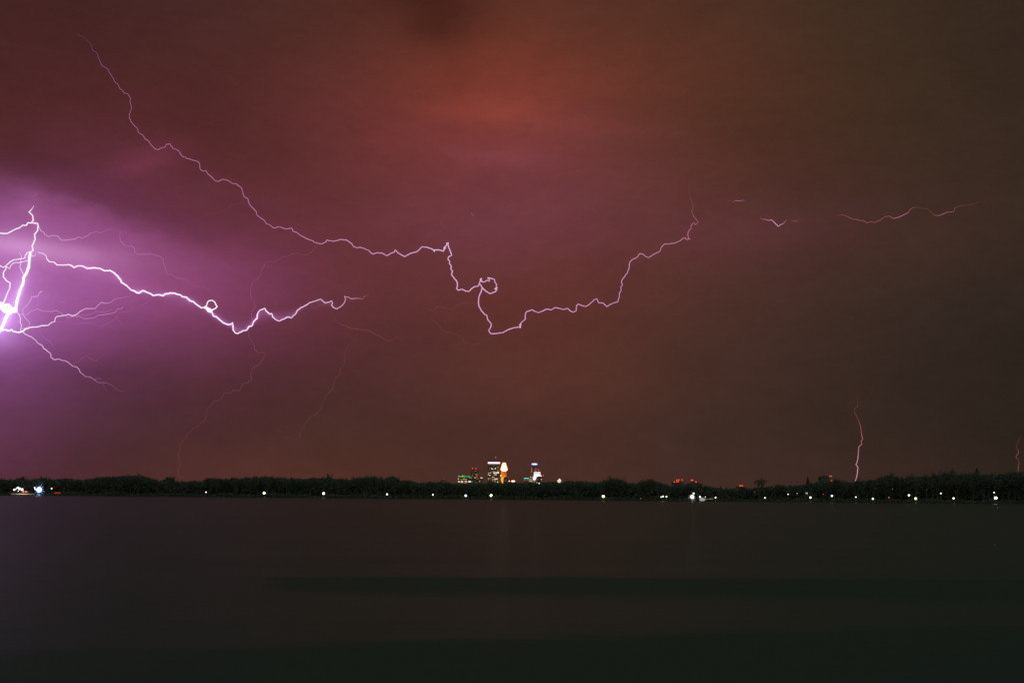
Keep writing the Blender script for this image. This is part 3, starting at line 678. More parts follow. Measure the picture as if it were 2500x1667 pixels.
for (x0,x1,y0,y1,c,s) in [(925,955,415,450,(190,80,60),.8),(918,968,460,482,(190,85,60),1),(928,955,490,565,(205,100,75),1),(915,972,570,588,(215,110,70),1),(1030,1085,458,478,OR_,.9),(1090,1152,462,484,(170,85,55),1),(1050,1075,430,445,DRD,1),(1030,1100,524,545,TAN,1),(914,946,650,664,TAN,1),(1000,1018,580,600,(200,60,60),1),
 (896,930,736,768,(255,200,150),1),(965,1000,700,760,TAN,.9),(935,955,760,780,TAN,.7)]:
    lit(F, A3(x0), A3(x1), Z3(y0), Z3(y1), c, s)
beacon(F, A3(1178), Z3(514), 2.5, (255,80,85), 1.3)
# white block, its floodlight put in as glowing sheets
G = tower('white_lit_block', 'brilliantly floodlit white block in front of the blue-crowned tower', 1303.7, 1319.2, 1151.6, 26, 6350, grid=False, material=mat('white_stone', (.7,.68,.7), .6))
o, xc, g0, Y = G
pl = [(1020,578),(1232,575),(1240,685),(1272,695),(1272,735),(1230,738),(1160,775),(1100,790),(1055,850),(1030,868),(985,850),(968,800),(1005,745)]
pp = [(at(A3(x),Z3(y),Y).x-xc, at(A3(x),Z3(y),Y).z-g0) for x, y in pl]
MB().prism(pp[::-1], -2.5, -.5).build('white_facade_glow', emat((255,248,255), 1.05), o)
pp = [(at(A3(x),Z3(y),Y).x-xc, at(A3(x),Z3(y),Y).z-g0) for x, y in [(1030,590),(1222,588),(1228,660),(1150,640),(1032,650)]]
MB().prism(pp[::-1], -3.0, -2.6).build('lilac_glow', emat((238,214,240), 1.0), o)
H2 = tower('brown_block', 'dark brown block hiding the lower right of the white floodlit building', A3(1105), A3(1300), 1163.6, 24, 6250, material=mat('brown_brick', (.09,.06,.05), .8))
beacon(H2, A3(1330), Z3(700), 2.7, (255,60,75), 1.2)
o, xc, g0, Y = H2; a = at(A3(1330), Z3(700), Y); MB().seg((a.x-xc, 0, at(1325,1166,Y).z-g0-6), (a.x-xc, 0, a.z-g0), 1.2, .7, 5).seg((a.x-xc, 0, 0), (a.x-xc, 0, at(1325,1166,Y).z-g0-6), 1.6, 1.2, 5).build('mast', polem, o)
for (x0,x1,y0,y1,c,s) in [(1252,1284,812,838,(240,210,160),1),(1255,1292,866,882,TAN,.8),(1110,1170,800,862,(95,52,40),1.0)]: lit(H2, A3(x0), A3(x1), Z3(y0), Z3(y1), c, s)
# cyan sign block
Hc = tower('cyan_sign_building', 'low block with a thin glowing cyan strip along its roof left of the blue-crowned tower', A3(678), A3(985), 1168.3, 26, 6280)
lit(Hc, A3(680), A3(850), Z3(780), Z3(806), (110,245,225), 1.0, 'cyan_strip', 1.5)
for (x0,x1,y0,y1,c,s) in [(690,712,842,862,(230,190,130),1),(800,830,845,866,(190,150,90),1),(862,942,815,832,CR_,.9),(850,970,862,908,(205,165,105),1),(730,745,880,892,TAN,.7),(760,780,830,842,TAN,.6)]: lit(Hc, A3(x0), A3(x1), Z3(y0), Z3(y1), c, s)
# gable house, its lighting put in as glowing roof and gable
p = at(1365.5, 1172, 3000)
Y = 3000.0; g0 = gz(p.x, Y); o = thing('lit_gable_house', 'small brightly lit building with a pointed yellow-white roof right of the skyline', 'building', (p.x, Y, g0))
zz = lambda py: at(1365, py, Y).z - g0
MB().box(-4.2, 4.2, 0, 8, 0, zz(1174)).build('wall', mat('pale_render', (.5,.45,.4), .8), o)
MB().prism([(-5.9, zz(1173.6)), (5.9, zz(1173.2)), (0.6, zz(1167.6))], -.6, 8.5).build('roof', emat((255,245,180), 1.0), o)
MB().prism([(-4.8, zz(1173.7)), (-3.6, zz(1177)), (0, zz(1179)), (3.0, zz(1176.6)), (5.0, zz(1174))], -.9, -.4).build('gable_glow', emat((240,215,190), 1.0), o)
# red-lit roof blocks right of the city
J = tower('two_beacon_block', 'tiny dark rooftop with two faint red lights left of the green-topped building', 1075, 1088, 1171.8, 20, 5200, grid=False)
beacon(J, 1083.6, 1169, 2.2, (215,45,45), .8); beacon(J, 1076, 1169.6, 1.8, (150,40,35), .6); lit(J, 1085.5, 1087.4, 1172.6, 1174.2, (130,60,40), .8)
dark_block = mat('dark_block_wall', (.09, .10, .09), .9, .1)
def block(label, x0, x1, top, dots, Y=2600, col=(255,75,45), st=1.5, w=3.4):
    tw = tower('beacon_block', label, x0, x1, top, 16, Y, material=dark_block)
    for (x, y) in dots:
        beacon(tw, x, y, w, col, st)
        o, xc, g0, Y = tw; a = at(x, y, Y)
        if a.z - g0 > at(x, top, Y).z - g0: MB().seg((a.x-xc, 0, at(x, top, Y).z-g0-1), (a.x-xc, 0, a.z-g0), .3, .2, 5).build('mast', polem, o)
block('dark apartment block carrying a cluster of seven red roof lights', 1642, 1669, 1176.5, [(1646.3,1176),(1652.2,1171.5),(1657,1170.8),(1664.8,1171),(1652.2,1175.4),(1656,1175.4)], w=3.0)
block('low dark block with a bright red light pair right of the seven-light block', 1681, 1714, 1179, [(1688,1171.8),(1690.6,1171.8),(1699,1176.2)], w=3.0)
block('small dark block with three red lights in a row above the treeline dip', 1801, 1818, 1187.5, [(1806,1185.2),(1809,1185.2),(1812.3,1185.2)], w=2.9)
block('flat dark block among the right trees with two red lights on its mast', 2003, 2025.5, 1163.5, [(2026,1161.8),(2029.8,1161.8),(2029.8,1173.5)], w=2.6)
block('dark roof stub with one dim red light between two right-hand tree mounds', 2190, 2199, 1169.5, [(2196.8,1166)], w=2.6, col=(170,35,40), st=.8)

# ------------------------------------------------------------------ lightning
lm = bpy.data.materials.new('lightning_channel'); lm.use_nodes = True; t = lm.node_tree
for x in list(t.nodes): t.nodes.remove(x)
oo = t.nodes.new('ShaderNodeOutputMaterial'); e = t.nodes.new('ShaderNodeEmission'); at_ = t.nodes.new('ShaderNodeAttribute'); at_.attribute_name = 'channel_glow'
t.links.new(at_.outputs['Color'], e.inputs[0]); t.links.new(e.outputs[0], oo.inputs[0]); lm.cycles.emission_sampling = 'NONE'
hm = bpy.data.materials.new('halo_shell'); hm.use_nodes = True; t = hm.node_tree
for x in list(t.nodes): t.nodes.remove(x)
oo = t.nodes.new('ShaderNodeOutputMaterial'); e = t.nodes.new('ShaderNodeEmission'); tr_ = t.nodes.new('ShaderNodeBsdfTransparent'); ad = t.nodes.new('ShaderNodeAddShader')
lw = t.nodes.new('ShaderNodeLayerWeight'); lw.inputs[0].default_value = .5
m1 = t.nodes.new('ShaderNodeMath'); m1.operation = 'SUBTRACT'; m1.inputs[0].default_value = 1; t.links.new(lw.outputs['Facing'], m1.inputs[1])
m2 = t.nodes.new('ShaderNodeMath'); m2.operation = 'POWER'; m2.inputs[1].default_value = 2.5; t.links.new(m1.outputs[0], m2.inputs[0])
at_ = t.nodes.new('ShaderNodeAttribute'); at_.attribute_name = 'channel_glow'
t.links.new(at_.outputs['Color'], e.inputs[0]); t.links.new(m2.outputs[0], e.inputs[1]); t.links.new(e.outputs[0], ad.inputs[0]); t.links.new(tr_.outputs[0], ad.inputs[1]); t.links.new(ad.outputs[0], oo.inputs[0])
hm.cycles.emission_sampling = 'NONE'

REG = {1:(0,400,5.8725), 2:(0,600,6.273), 3:(0,750,5.8725), 4:(200,550,5.8725), 5:(400,600,4.519), 6:(150,60,4.2727), 7:(500,400,3.92), 8:(1000,540,5.2275), 9:(1360,430,4.48), 10:(400,840,4.357), 11:(640,760,4.611), 12:(1000,480,3.733), 13:(1740,440,6.533), 14:(2000,440,4.704), 15:(2040,940,6.272), 16:(2440,1040,12.06)}
def P(reg, s):
    x0, y0, k = REG[reg]; v = [float(q) for q in s.replace(',', ' ').split()]
    return [(x0 + v[i]/k, y0 + v[i+1]/k) for i in range(0, len(v), 2)]
lr = random.Random(9)
def rough(pts, amp=.55):            # split segments longer than 3 px, small zigzag
    out = []
    for a, c in zip(pts, pts[1:]):
        l = math.dist(a, c); n = max(1, int(l/3.2)); out.append(a)
        nx_, ny_ = -(c[1]-a[1])/(l+1e-6), (c[0]-a[0])/(l+1e-6)
        for i in range(1, n):
            f = i/n; j = lr.uniform(-amp, amp); out.append((a[0]+(c[0]-a[0])*f+nx_*j, a[1]+(c[1]-a[1])*f+ny_*j))
    out.append(pts[-1]); return out
def interp(st, f):
    for (a, va), (c, vc) in zip(st, st[1:]):
        if f <= c: 
            q = (f-a)/(c-a) if c > a else 0
            return [x + (y-x)*q for x, y in zip(va, vc)]
    return list(st[-1][1])
def channel(pts, Y, style, name, parent=None, m=None, sides=6, wmul=1.0, cmul=1.0, base_px=None, depth_seed=0, smooth=0):
    """style: stops (fraction, (width px, r, g, b))"""
    pts = rough(pts)
    if smooth:
        acc = 0; keep = [pts[0]]
        for a, b_ in zip(pts, pts[1:]):
            acc += math.dist(a, b_)
            if acc > smooth: keep.append(b_); acc = 0
        pts = keep + [pts[-1]]
        for _ in range(4):
            pts = [pts[0]] + [((a[0]+2*b_[0]+c[0])/4, (a[1]+2*b_[1]+c[1])/4) for a, b_, c in zip(pts, pts[1:], pts[2:])] + [pts[-1]]
    L_ = [0]
    for a, c in zip(pts, pts[1:]): L_.append(L_[-1] + math.dist(a, c))
    cen = []; dat = []
    for i, (x, y) in enumerate(pts):
        f = L_[i]/L_[-1]; dy = 160*mnoise.noise(Vector((x*.012, y*.012, depth_seed))) * Y/4000
        cen.append(at(x, y, Y + dy)); dat.append(interp(style, f))
    me = MB(); cols = []
    n = len(cen)
    for i, c in enumerate(cen):
        tg = (cen[min(i+1, n-1)] - cen[max(i-1, 0)]).normalized(); yv = Vector((0, 1, 0))
        u = tg.cross(yv); u = u.normalized() if u.length > 1e-5 else Vector((1, 0, 0)); w = u.cross(tg).normalized()
        rr = dat[i][0]/2 * Y/FPX * wmul * (.9 if dat[i][0] < 6 else 1) * (1 + .14*mnoise.noise(Vector((pts[i][0]*.09, pts[i][1]*.09, 5))))
        cmul_ = cmul * (1 + .22*mnoise.noise(Vector((pts[i][0]*.05, pts[i][1]*.05, 9))))
        col = [v*cmul_ for v in lin(dat[i][1:4])]
        for k in range(sides):
            a = 2*math.pi*k/sides; me.v.append(tuple(c + (u*math.cos(a) + w*math.sin(a))*rr)); cols += [*col, 1]
    for i in range(n-1):
        for k in range(sides):
            j = (k+1) % sides; me.f.append((i*sides+k, i*sides+j, (i+1)*sides+j, (i+1)*sides+k))
    if not smooth:
        me.f.append(tuple(reversed(range(sides)))); me.f.append(tuple((n-1)*sides + k for k in range(sides)))
    md = me.mesh(name, m or lm, True)
    ca = md.color_attributes.new('channel_glow', 'FLOAT_COLOR', 'POINT'); ca.data.foreach_set('color', cols)
    return link(name, md, parent)
def halo(pts, Y, style, parent, seed=0):  # nested emissive shells imitate scattered light round the channel
    for (wm_, cm) in ((2.6, .15), (5, .075), (9, .036), (15, .016)):
        wmax = max(v[1][0] for v in style)
        channel(pts, Y, style, 'halo_shell', parent, hm, 10, wm_, cm, depth_seed=seed, smooth=wm_*wmax*.75)
def bolt(name, label):
    return thing(name, label, 'lightning bolt', (0, 0, 0))

# 1 long thin crawler across the middle
b1 = bolt('crawling_lightning', 'long thin pink bolt wandering from the upper left past a small loop to the right')
p1 = P(6, '165 108 215 125 265 165 290 185 300 208 318 226 318 250 328 270 355 284 382 320 382 348 400 382 424 434 450 442 482 466 500 506 540 560 555 598 585 620 610 672 635 688 656 716 692 724 720 774 714 802 726 848 730 884 708 936 710 982 724 1012 764 1060 786 1078 812 1136 850 1156 868 1192 906 1216 924 1242 974 1298 1012 1306 1044 1286 1080 1282 1095 1250 1132 1246 1160 1292 1198 1302 1230 1330 1258 1374 1296 1386 1304 1398 1340 1404 1428 1434 1440 1450 1446 1508 1476 1530 1506 1526 1534 1566')
p2 = P(7, '58 120 104 166 132 170 156 152 182 150 220 160 266 190 296 190 330 215 356 240 366 285 378 318 410 332 424 382 450 415 494 458 494 484 520 508 572 545 592 576 612 580 662 614 710 604 784 624 832 616 846 646 890 664 926 692 990 722 1028 734 1048 750 1082 760 1116 766 1158 748 1170 728 1184 736 1228 742 1270 734 1296 724 1360 732 1406 764 1420 790 1452 804 1486 798 1520 808 1570 830 1606 864 1650 850 1700 856 1744 880 1780 856 1814 844 1820 824 1846 850 1880 870 1912 888 1976 854 2028 842 2080 794 2126 798 2196 826 2240 824 2284 836')
p3 = P(8, '430 380 450 355 440 335 462 318 475 300 472 282 495 276 490 300 500 340 524 395 536 436 495 458 490 488 512 512 508 540 532 578 526 605 548 640 535 680 560 712 606 775 610 830 600 862 624 882 670 868 716 894 756 896 790 860 820 838 880 826 886 800 900 765 914 728 905 765 925 775 955 775 990 752 1015 768 1020 745 995 722 1040 730 1080 740 1088 775 1112 812 1105 845 1122 850 1088 865 1116 876 1098 896 1028 924 975 895 930 850 905 808')
p4 = P(8, '890 795 930 850 912 905 890 950 880 1020 882 1080 912 1135 955 1186 988 1205 996 1256 1044 1312 1035 1355 1008 1394 1030 1428 1060 1438 1130 1430 1195 1420 1250 1386 1330 1360 1400 1348 1412 1360 1415 1310 1430 1288 1478 1250 1474 1210 1490 1156 1560 1130 1638 1168 1690 1150 1748 1122 1810 1130 1862 1102 1905 1112 1960 1125 2016 1112 2060 1150 2090 1162')
p5 = P(9, '210 1470 212 1420 228 1398 270 1415 310 1426 345 1410 366 1390 405 1352 434 1340 455 1384 508 1390 545 1426 580 1402 666 1372 682 1312 682 1280 702 1248 696 1210 714 1196 704 1150 722 1118 768 1062 786 1010 796 940 820 914 876 886 900 850 932 850 965 876 1004 892 1060 852 1122 824 1146 772 1176 742 1240 740 1286 732 1352 704 1370 684 1404 676 1418 696 1456 688 1440 685 1430 650 1436 606 1466 570 1466 545 1494 508 1510 534 1530 520 1546 500 1526 486 1516 460 1492 440 1480 410 1468 380 1490 354 1480 340 1492 316 1480 285 1446 210 1438 80')
channel(p1 + p2, 4000, [(0,(1.2,80,50,72)),(.08,(2.0,120,78,118)),(.3,(2.1,168,104,138)),(.6,(2.2,180,116,155)),(.85,(2.6,205,145,190)),(1,(3.0,228,180,222))], 'channel', b1)
channel(p2[-1:] + p3, 4000, [(0,(3,228,180,222)),(.5,(2.8,222,165,210)),(1,(2.8,225,170,214))], 'channel', b1)
channel(p4 + p5, 4000, [(0,(2.9,225,170,214)),(.3,(2.6,212,150,200)),(.62,(2.4,200,138,178)),(.84,(2.2,180,112,140)),(.92,(1.7,140,82,88)),(1,(.9,98,56,56))], 'channel', b1)
fb = lambda r,g,b_,w=1.3: [(0,(w,r,g,b_)),(1,(w*.8,r,g,b_))]
channel(P(7, '440 410 370 370 330 378 250 392 210 440 130 460 0 490'), 4100, fb(112,58,66,1.0), 'branch', b1)
channel(P(12, '630 990 540 955 450 985 385 1025 330 1015 260 1005 210 1040 150 1020'), 4100, fb(116,66,58,1.1), 'branch', b1)
channel(P(12, '280 215 290 245 300 262 330 300'), 4100, fb(124,66,66,1.2), 'branch', b1)
channel(P(12, '560 150 575 165 588 185'), 4100, fb(150,86,100,1.4), 'branch', b1)
for q in ('435 352 462 340 448 328', '305 378 322 372 314 392', '474 284 498 276', '900 740 924 744 908 756 930 770', '1088 862 1122 848 1096 876', '1402 1330 1424 1318 1408 1308', '1410 1345 1416 1360'):
    channel(P(8, q), 3990, fb(236, 190, 228, 2.6), 'channel', b1)
b1b = bolt('faint_lightning', 'barely visible short reddish bolt under the small loop of the long bolt')
channel(P(12, '200 1115 260 1165 315 1230 420 1250 490 1285 490 1320 570 1350 650 1335'), 4200, fb(110,62,54,1.1), 'channel', b1b)
# 2 faint long one crossing down to the treeline
b2 = bolt('faint_lightning', 'faint long bolt dropping from the pink crawler through the bright one to the left treeline')
channel(P(7, '1090 780 1055 795 1030 835 1000 862 940 878 890 856 830 864 800 885 740 892 710 912 660 942 620 934 580 940 565 985 540 1025 528 1070 490 1115 455 1135 440 1190 436 1260 465 1300 485 1365 450 1415 447 1450 460 1495'), 4500, [(0,(1.4,124,66,82)),(1,(1.4,148,80,118))], 'channel', b2)
channel(P(5, '970 800 960 880 940 930 935 1000 960 1040 1000 1110 1000 1140 1045 1185 1090 1172 1125 1192') + P(10, '1040 180 1000 228 955 240 940 290 922 320 934 375 890 408 850 418 815 470 795 500 740 484 712 518 675 526 640 512 620 570 575 602 535 608 500 655 455 692 440 800 375 860 350 880 305 895 290 935 250 950 225 1010 170 1070 176 1110 152 1175 172 1240 168 1300 150 1330 160 1400 235 1440'), 4500,
        [(0,(1.4,130,70,96)),(.3,(1.5,114,66,80)),(.7,(1.5,97,58,64)),(1,(1.5,102,54,52))], 'channel', b2)
b3 = bolt('faint_lightning', 'faint brownish forked bolt slanting down left of the skyline')
channel(P(11, '1075 265 1050 325 1000 360 955 395 930 470 932 560 910 620 880 650 875 710 820 755 806 830 790 880 735 925 710 970 665 1060 652 1118 600 1155 550 1180 500 1245 450 1310 425 1370 425 1430 370 1445 320 1415 270 1430 225 1395 190 1330 150 1340'), 5000, [(0,(1.1,98,56,54)),(.4,(1.6,99,59,56)),(.7,(1.6,92,56,52)),(1,(1.2,84,54,48))], 'channel', b3)
channel(P(11, '540 1185 650 1165 780 1185 880 1150 975 1180 1030 1150 1090 1118'), 5000, fb(84,52,46,1.1), 'branch', b3)
# 3 main ground-side stroke at the left edge
b4 = bolt('main_lightning', 'thick blinding white stroke with many branches at the left edge')
WHs = lambda w, w2=None: [(0,(w,255,252,255)),(1,(w2 or w,255,252,255))]
top = P(1, '485 600 455 650 415 690 468 745 475 800 450 850 540 855 545 900 540 955 495 1010 505 1080 480 1140 462 1180 475 1240 430 1270')
thick = P(2, '460 100 450 200 440 330 400 430 365 480 350 580 300 700 270 800 250 900 235 980 200 1000 130 1040 90 1100 60 1180 20 1270 -30 1340')
channel(top, 3500, [(0,(1.5,205,150,210)),(.12,(3.2,255,240,255)),(1,(3.4,255,250,255))], 'channel', b4)
channel(thick, 3500, [(0,(7,255,255,255)),(.5,(6.6,255,255,255)),(.75,(9,255,255,255)),(1,(8,255,255,255))], 'channel', b4)
channel(P(2, '-10 890 40 890 25 950 60 990 130 1035 200 990 150 930 130 905 90 905 60 930'), 3500, WHs(11, 7), 'channel', b4)
channel(P(2, '0 905 40 950 80 950 70 1000 120 980 150 1010 200 985 235 985'), 3500, WHs(12, 14), 'channel', b4)
channel(P(1, '450 850 400 845 380 880 325 880 265 925 235 930 175 960 110 998 30 1000 -20 985'), 3500, WHs(3), 'branch', b4)
channel(P(2, '420 100 385 150 380 190 320 200 210 215 150 250 85 310 95 340 55 400 50 470 90 530 155 570 150 650 100 750 70 840 40 890'), 3500, [(0,(2.8,250,225,250)),(.4,(3,255,245,255)),(1,(3.6,255,250,255))], 'branch', b4)
channel(P(2, '85 310 45 330 0 305 -20 290'), 3500, WHs(2.6), 'branch', b4)
channel(P(2, '85 310 150 355 165 300 210 262 310 255 400 232 430 225'), 3500, [(0,(2.4,250,225,248)),(1,(2.2,245,215,245))], 'branch', b4)
channel(P(2, '295 90 325 150 318 260 305 330 355 430'), 3500, [(0,(1.2,222,180,222)),(.3,(1.8,240,205,240)),(1,(2,245,215,245))], 'branch', b4)
channel(P(2, '480 160 540 150 540 90'), 3500, [(0,(2.2,240,215,245)),(1,(1,215,170,218))], 'branch', b4)
channel(P(2, '-20 1310 60 1285 150 1300 175 1280 200 1310 290 1325 340 1310 400 1270 470 1248 580 1240 640 1222 730 1220 800 1170 840 1155 850 1100 880 1080 1000 1065 1050 1050 1110 1070 1180 1050 1230 1000 1310 962 1460 960 1500 910 1550 865 1620 880 1700 865 1740 825 1860 795') + P(4, '690 1015 720 985'), 3500,
        [(0,(5,255,250,255)),(.15,(4.4,255,250,255)),(.3,(2.8,250,225,248)),(.55,(2.6,238,200,235)),(.8,(1.9,205,140,195)),(1,(1,160,92,140))], 'branch', b4)
for s, w, c in [
 ('260 1020 295 1060 315 1110 310 1180 330 1230 310 1290 340 1310', 2.4, (235,205,240)),
 ('640 692 600 720 590 765 530 780 480 785 470 830 440 880 380 940 350 960 350 1060 400 1120 460 1180 440 1230 400 1260 330 1275', 2.0, (216,170,220)),
 ('300 1050 360 1040 415 1055 470 1000 560 965 660 1000 780 1005 860 990 930 1025 980 1065', 1.8, (200,140,205)),
 ('1000 1065 1040 1100 1110 1085 1210 1080 1280 1115 1430 1110 1500 1065 1620 1050 1760 1025 1785 990 1800 960 1840 970 1882 940', 1.7, (196,126,180)),
 ('1120 1070 1210 1065 1320 1060 1400 1040 1480 1010 1610 1015 1720 970', 1.3, (176,108,164)),
 ('850 1160 950 1170 1060 1155 1140 1195 1310 1180 1450 1190 1550 1230 1650 1190 1790 1095 1790 1050', 1.3, (164,92,148)),
 ('1790 1095 1820 1150 1882 1210', 1.1, (150,82,130)),
 ('500 1220 495 1185 520 1165 550 1165 555 1195 580 1230 595 1260 590 1300 630 1350 650 1380 740 1450 820 1530', 1.4, (158,102,184)),
 ('300 1350 280 1400 275 1470 265 1500 280 1510', 1.3, (162,104,184)),
 ('560 965 575 900 580 790', 1.2, (180,116,190)),
 ('620 750 700 790 760 760', 1.2, (178,108,174)), ('720 800 740 860 800 890 880 855 960 860 1030 895', 1.1, (168,98,158)),
 ('160 1110 190 1135', 1.6, (215,170,228)), ('255 1165 290 1160', 1.4, (205,155,220)),
]: channel(P(2, s), 3550, fb(*c, w), 'branch', b4)
channel(P(1, '540 430 500 440 490 462'), 3550, fb(165,100,160,1.6), 'branch', b4)
channel(P(1, '545 885 570 930 585 962 620 975 640 1010 695 1045 750 1025 800 1030 835 1045 880 1098 970 1092 1080 1080 1130 1045 1165 1068 1270 1030 1285 998 1390 968 1440 998 1490 965 1610 930'), 3550, [(0,(2,225,175,225)),(.5,(1.9,205,145,200)),(1,(1,160,92,150))], 'branch', b4)
channel(P(2, '355 1310 370 1345 470 1390 540 1440 580 1490 640 1520') + P(3, '622 585 670 620 722 662 732 720 780 752 845 742 890 762 940 768 985 795 1050 848 1100 855 1140 895 1145 925 1225 992 1290 1000 1350 1040 1410 1080 1480 1078 1550 1088 1620 1130 1700 1190 1780 1210'), 3550,
        [(0,(2.4,235,200,240)),(.3,(2.3,222,175,225)),(.6,(2,200,145,195)),(.8,(1.5,150,90,130)),(1,(1,112,66,84))], 'branch', b4)
channel(P(3, '1040 820 1085 798 1140 768 1165 730 1230 702 1300 732 1370 775 1415 728'), 3600, fb(142,82,116,1.3), 'branch', b4)
channel(P(3, '1350 1035 1380 1022 1455 1020'), 3600, fb(140,84,112,1.2), 'branch', b4)
channel(P(3, '1480 1078 1490 1150 1550 1220'), 3600, fb(118,64,90,1.1), 'branch', b4)
halo(thick, 3490, [(0,(7,215,185,250)),(.6,(7,215,185,250)),(1,(10,205,165,255))], b4, 0)
halo(top, 3490, [(0,(1.5,170,110,190)),(1,(3,190,140,220))], b4, 0)
for q in ('60 780 180 860 250 950 340 1005 390 995 480 1035', '800 1040 900 1050 970 1000', '500 1250 650 1240 760 1195 900 1130 960 1080', '690 1150 760 1190'):
    channel(P(4, q), 3600, fb(162, 88, 142, 1.0), 'branch', b4)
b4b = bolt('thin_lightning', 'thin pale bolt zigzagging right below the dark cloud edge on the left')
channel(P(1, '1725 970 1715 1030 1722 1100 1780 1165 1850 1185 1880 1170 1930 1215 1935 1270 1960 1295 2045 1298 2180 1295 2280 1325 2349 1370') + P(4, '1160 510 1185 575 1215 680 1245 712 1280 695 1340 745 1430 775 1490 770 1550 840 1620 865 1750 900 1860 930'), 3900,
        [(0,(1.4,178,105,165)),(.3,(1.6,188,118,172)),(.7,(1.3,162,92,138)),(1,(.9,140,72,108))], 'channel', b4b)
# 4 bright horizontal bolt with the loop
b5 = bolt('bright_lightning', 'bright white bolt sweeping right from the left stroke with a small closed loop')
q1 = P(2, '580 95 600 110 650 112 700 145 715 200 760 245 820 248 870 292 960 298 1050 288 1090 300 1135 335 1190 308 1260 308 1335 350 1430 338 1530 345 1610 385 1680 378 1740 410 1800 460 1850 530 1865 560') + P(4, '560 815 650 870 705 928 745 940 785 968 825 970 870 935 975 975 1020 1008 1100 995 1165 1012 1190 985 1240 980 1265 968 1315 972 1415 1000 1440 1025 1500 1030 1545 1080 1600 1095 1650 1140 1710 1185 1760 1175')
q2 = P(4, '1760 1175 1785 1150 1800 1105 1820 1082 1870 1075 1910 1110 1920 1140 1940 1165 1915 1190 1860 1215 1800 1190 1770 1180')
q3 = P(4, '1760 1175 1790 1200 1810 1235 1865 1245 1885 1300 1930 1310 1975 1355 2020 1395 2095 1425 2140 1415 2160 1395 2168 1440 2165 1500 2195 1540 2230 1552 2280 1530 2310 1510 2335 1510') + P(5, '915 930 935 892 970 885 995 830 1030 800 1030 760 1050 720 1090 700 1115 690 1130 720 1165 752 1190 748 1200 785 1240 818 1278 830 1310 812 1365 785 1408 796 1460 742 1470 715 1510 682 1570 655 1610 625 1660 612 1728 588 1750 605 1780 632 1820 622 1850 605 1860 630 1850 660 1880 685 1910 695 1960 665 1990 630 2003 595 1995 555 2020 570 2040 565 2060 584 2140 578 2190 588 2215 560 2260 538')
s1 = [(0,(2,240,200,240)),(.08,(3,255,235,255)),(.4,(4,255,250,255)),(.6,(4.2,255,252,255)),(1,(3.6,255,245,255))]
s3 = [(0,(3.8,255,245,255)),(.35,(3.3,250,232,250)),(.6,(2.6,235,200,232)),(.82,(2.3,215,170,205)),(.93,(1.9,190,135,165)),(1,(1,125,70,84))]
channel(q1, 3800, s1, 'channel', b5); channel(q2, 3800, WHs(3.2, 3.4), 'channel', b5); channel(P(4, '1760 1175 1790 1185 1830 1205 1860 1235'), 3800, WHs(6.5, 6), 'channel', b5); channel(q3, 3800, s3, 'channel', b5)
halo(q1[10:], 3790, [(0,(2.2,185,120,205)),(.5,(3.2,200,140,225)),(1,(3.6,200,140,225))], b5)
halo(q3, 3790, [(0,(3.6,200,140,225)),(.4,(3,180,110,185)),(1,(1.0,120,60,90))], b5)
channel(P(5, '1620 685 1670 690 1710 660 1780 652 1850 655'), 3900, fb(128,68,86,1.0), 'branch', b5)
channel(P(11, '800 60 850 125 890 150 940 160 980 186 1100 204 1200 218 1250 245 1320 275 1400 325 1440 330 1480 315 1525 285 1560 320 1590 320'), 3900, [(0,(1.0,112,60,74)),(.3,(1.5,124,72,74)),(.7,(1.4,118,66,64)),(1,(1,104,56,54))], 'branch', b5)
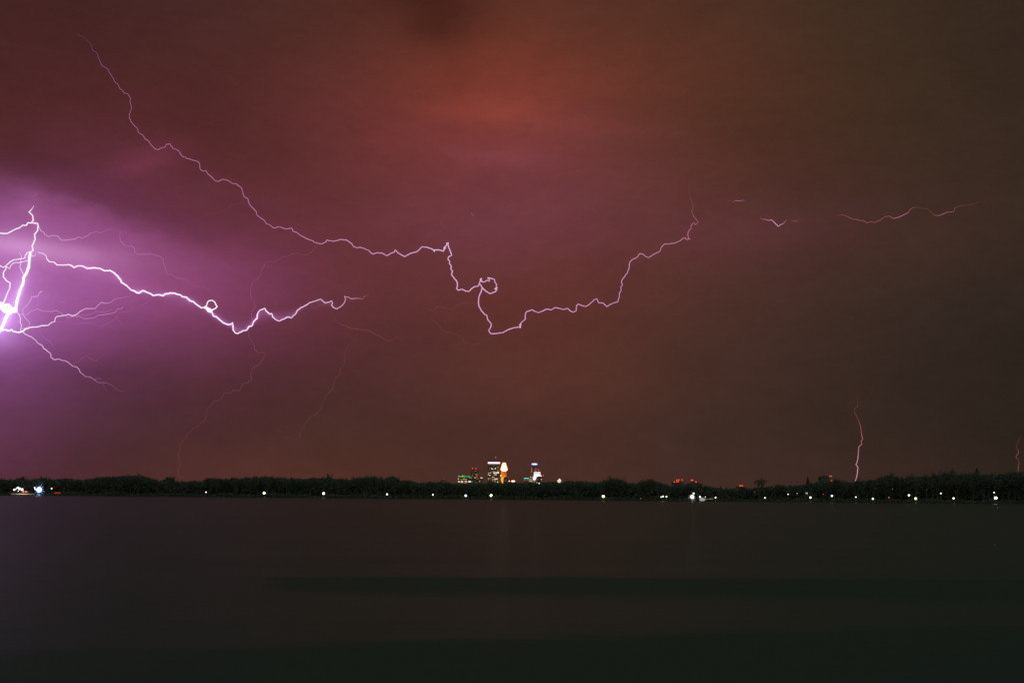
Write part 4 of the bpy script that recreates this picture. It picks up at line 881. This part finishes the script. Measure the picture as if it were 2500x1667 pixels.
# 5 short pieces and distant strokes on the right
b6 = bolt('short_lightning', 'short pink dash of lightning high right of the long bolt')
channel(P(13, '235 322 280 322'), 6000, fb(120,62,76,1.4), 'channel', b6); channel(P(13, '315 335 340 348 365 325 430 332 470 322 520 322'), 6000, [(0,(1.3,128,66,80)),(.4,(1.8,176,104,140)),(.8,(1.7,168,98,132)),(1,(1.2,120,62,74))], 'channel', b6)
b7 = bolt('short_lightning', 'small V-shaped pink flicker between the long bolt and the right-hand streak')
channel(P(13, '765 575 770 605 795 628 830 622 890 642 935 632 990 680 1045 740 1080 712 1120 695 1185 630'), 6000, [(0,(1,120,66,76)),(.2,(1.8,176,108,140)),(.5,(2.2,212,150,196)),(.8,(2,190,122,160)),(1,(1.4,130,70,84))], 'channel', b7)
channel(P(13, '1255 645 1300 650 1345 655 1375 638 1460 625'), 6000, [(0,(1.2,110,58,60)),(.3,(1.7,158,88,102)),(.6,(1.2,110,58,60)),(1,(1,88,48,48))], 'channel', b7)
b8 = bolt('distant_lightning', 'dim reddish streak undulating across the upper right sky')
channel(P(14, '185 400 215 408 270 400 300 405 340 428 395 450 430 452 465 464 505 460 548 492 585 478 638 486 700 462 735 430 800 410 855 440 920 424 965 400 1020 378 1045 335 1080 312 1160 320 1240 328 1275 360 1320 402 1372 410 1420 388 1480 366 1545 362 1560 318 1610 295 1720 285 1790 265 1840 245 1900 248 1940 210 2020 210'), 8000,
        [(0,(1.2,100,52,52)),(.04,(1.6,136,72,78)),(.16,(1.7,150,80,100)),(.3,(1.7,140,76,88)),(.4,(1.9,176,104,146)),(.47,(1.7,150,78,84)),(.52,(1.3,98,54,54)),(.6,(1.4,108,58,60)),(.68,(1.8,162,94,130)),(.77,(1.5,120,64,80)),(.82,(1.4,106,58,60)),(.92,(1.3,92,48,46)),(1,(1,64,44,38))], 'channel', b8)
b9 = bolt('distant_lightning', 'slim upright bolt meeting the treeline on the right')
channel(P(15, '350 80 335 220 342 310 295 365 290 405 318 470 370 590 390 660 395 740 415 820 392 870 402 905 355 945 348 1050 345 1090 330 1180 312 1215 342 1255 335 1340 322 1400 300 1470'), 9000,
        [(0,(1,62,44,40)),(.12,(1.3,88,54,52)),(.25,(1.6,112,64,66)),(.45,(2.0,150,84,96)),(.65,(2.0,180,114,138)),(.85,(2.2,204,138,164)),(1,(2.4,212,148,174))], 'channel', b9)
b10 = bolt('distant_lightning', 'short crooked red bolt at the right edge above the trees')
channel(P(16, '630 250 605 330 560 370 570 440 500 570 505 650 540 690 570 790 505 850 490 930 550 970 590 1080 560 1150 550 1300 590 1380'), 9000,
        [(0,(1.4,70,38,38)),(.35,(1.8,98,50,46)),(.45,(2.1,130,66,62)),(.7,(1.9,116,58,52)),(1,(2.1,150,78,78))], 'channel', b10)
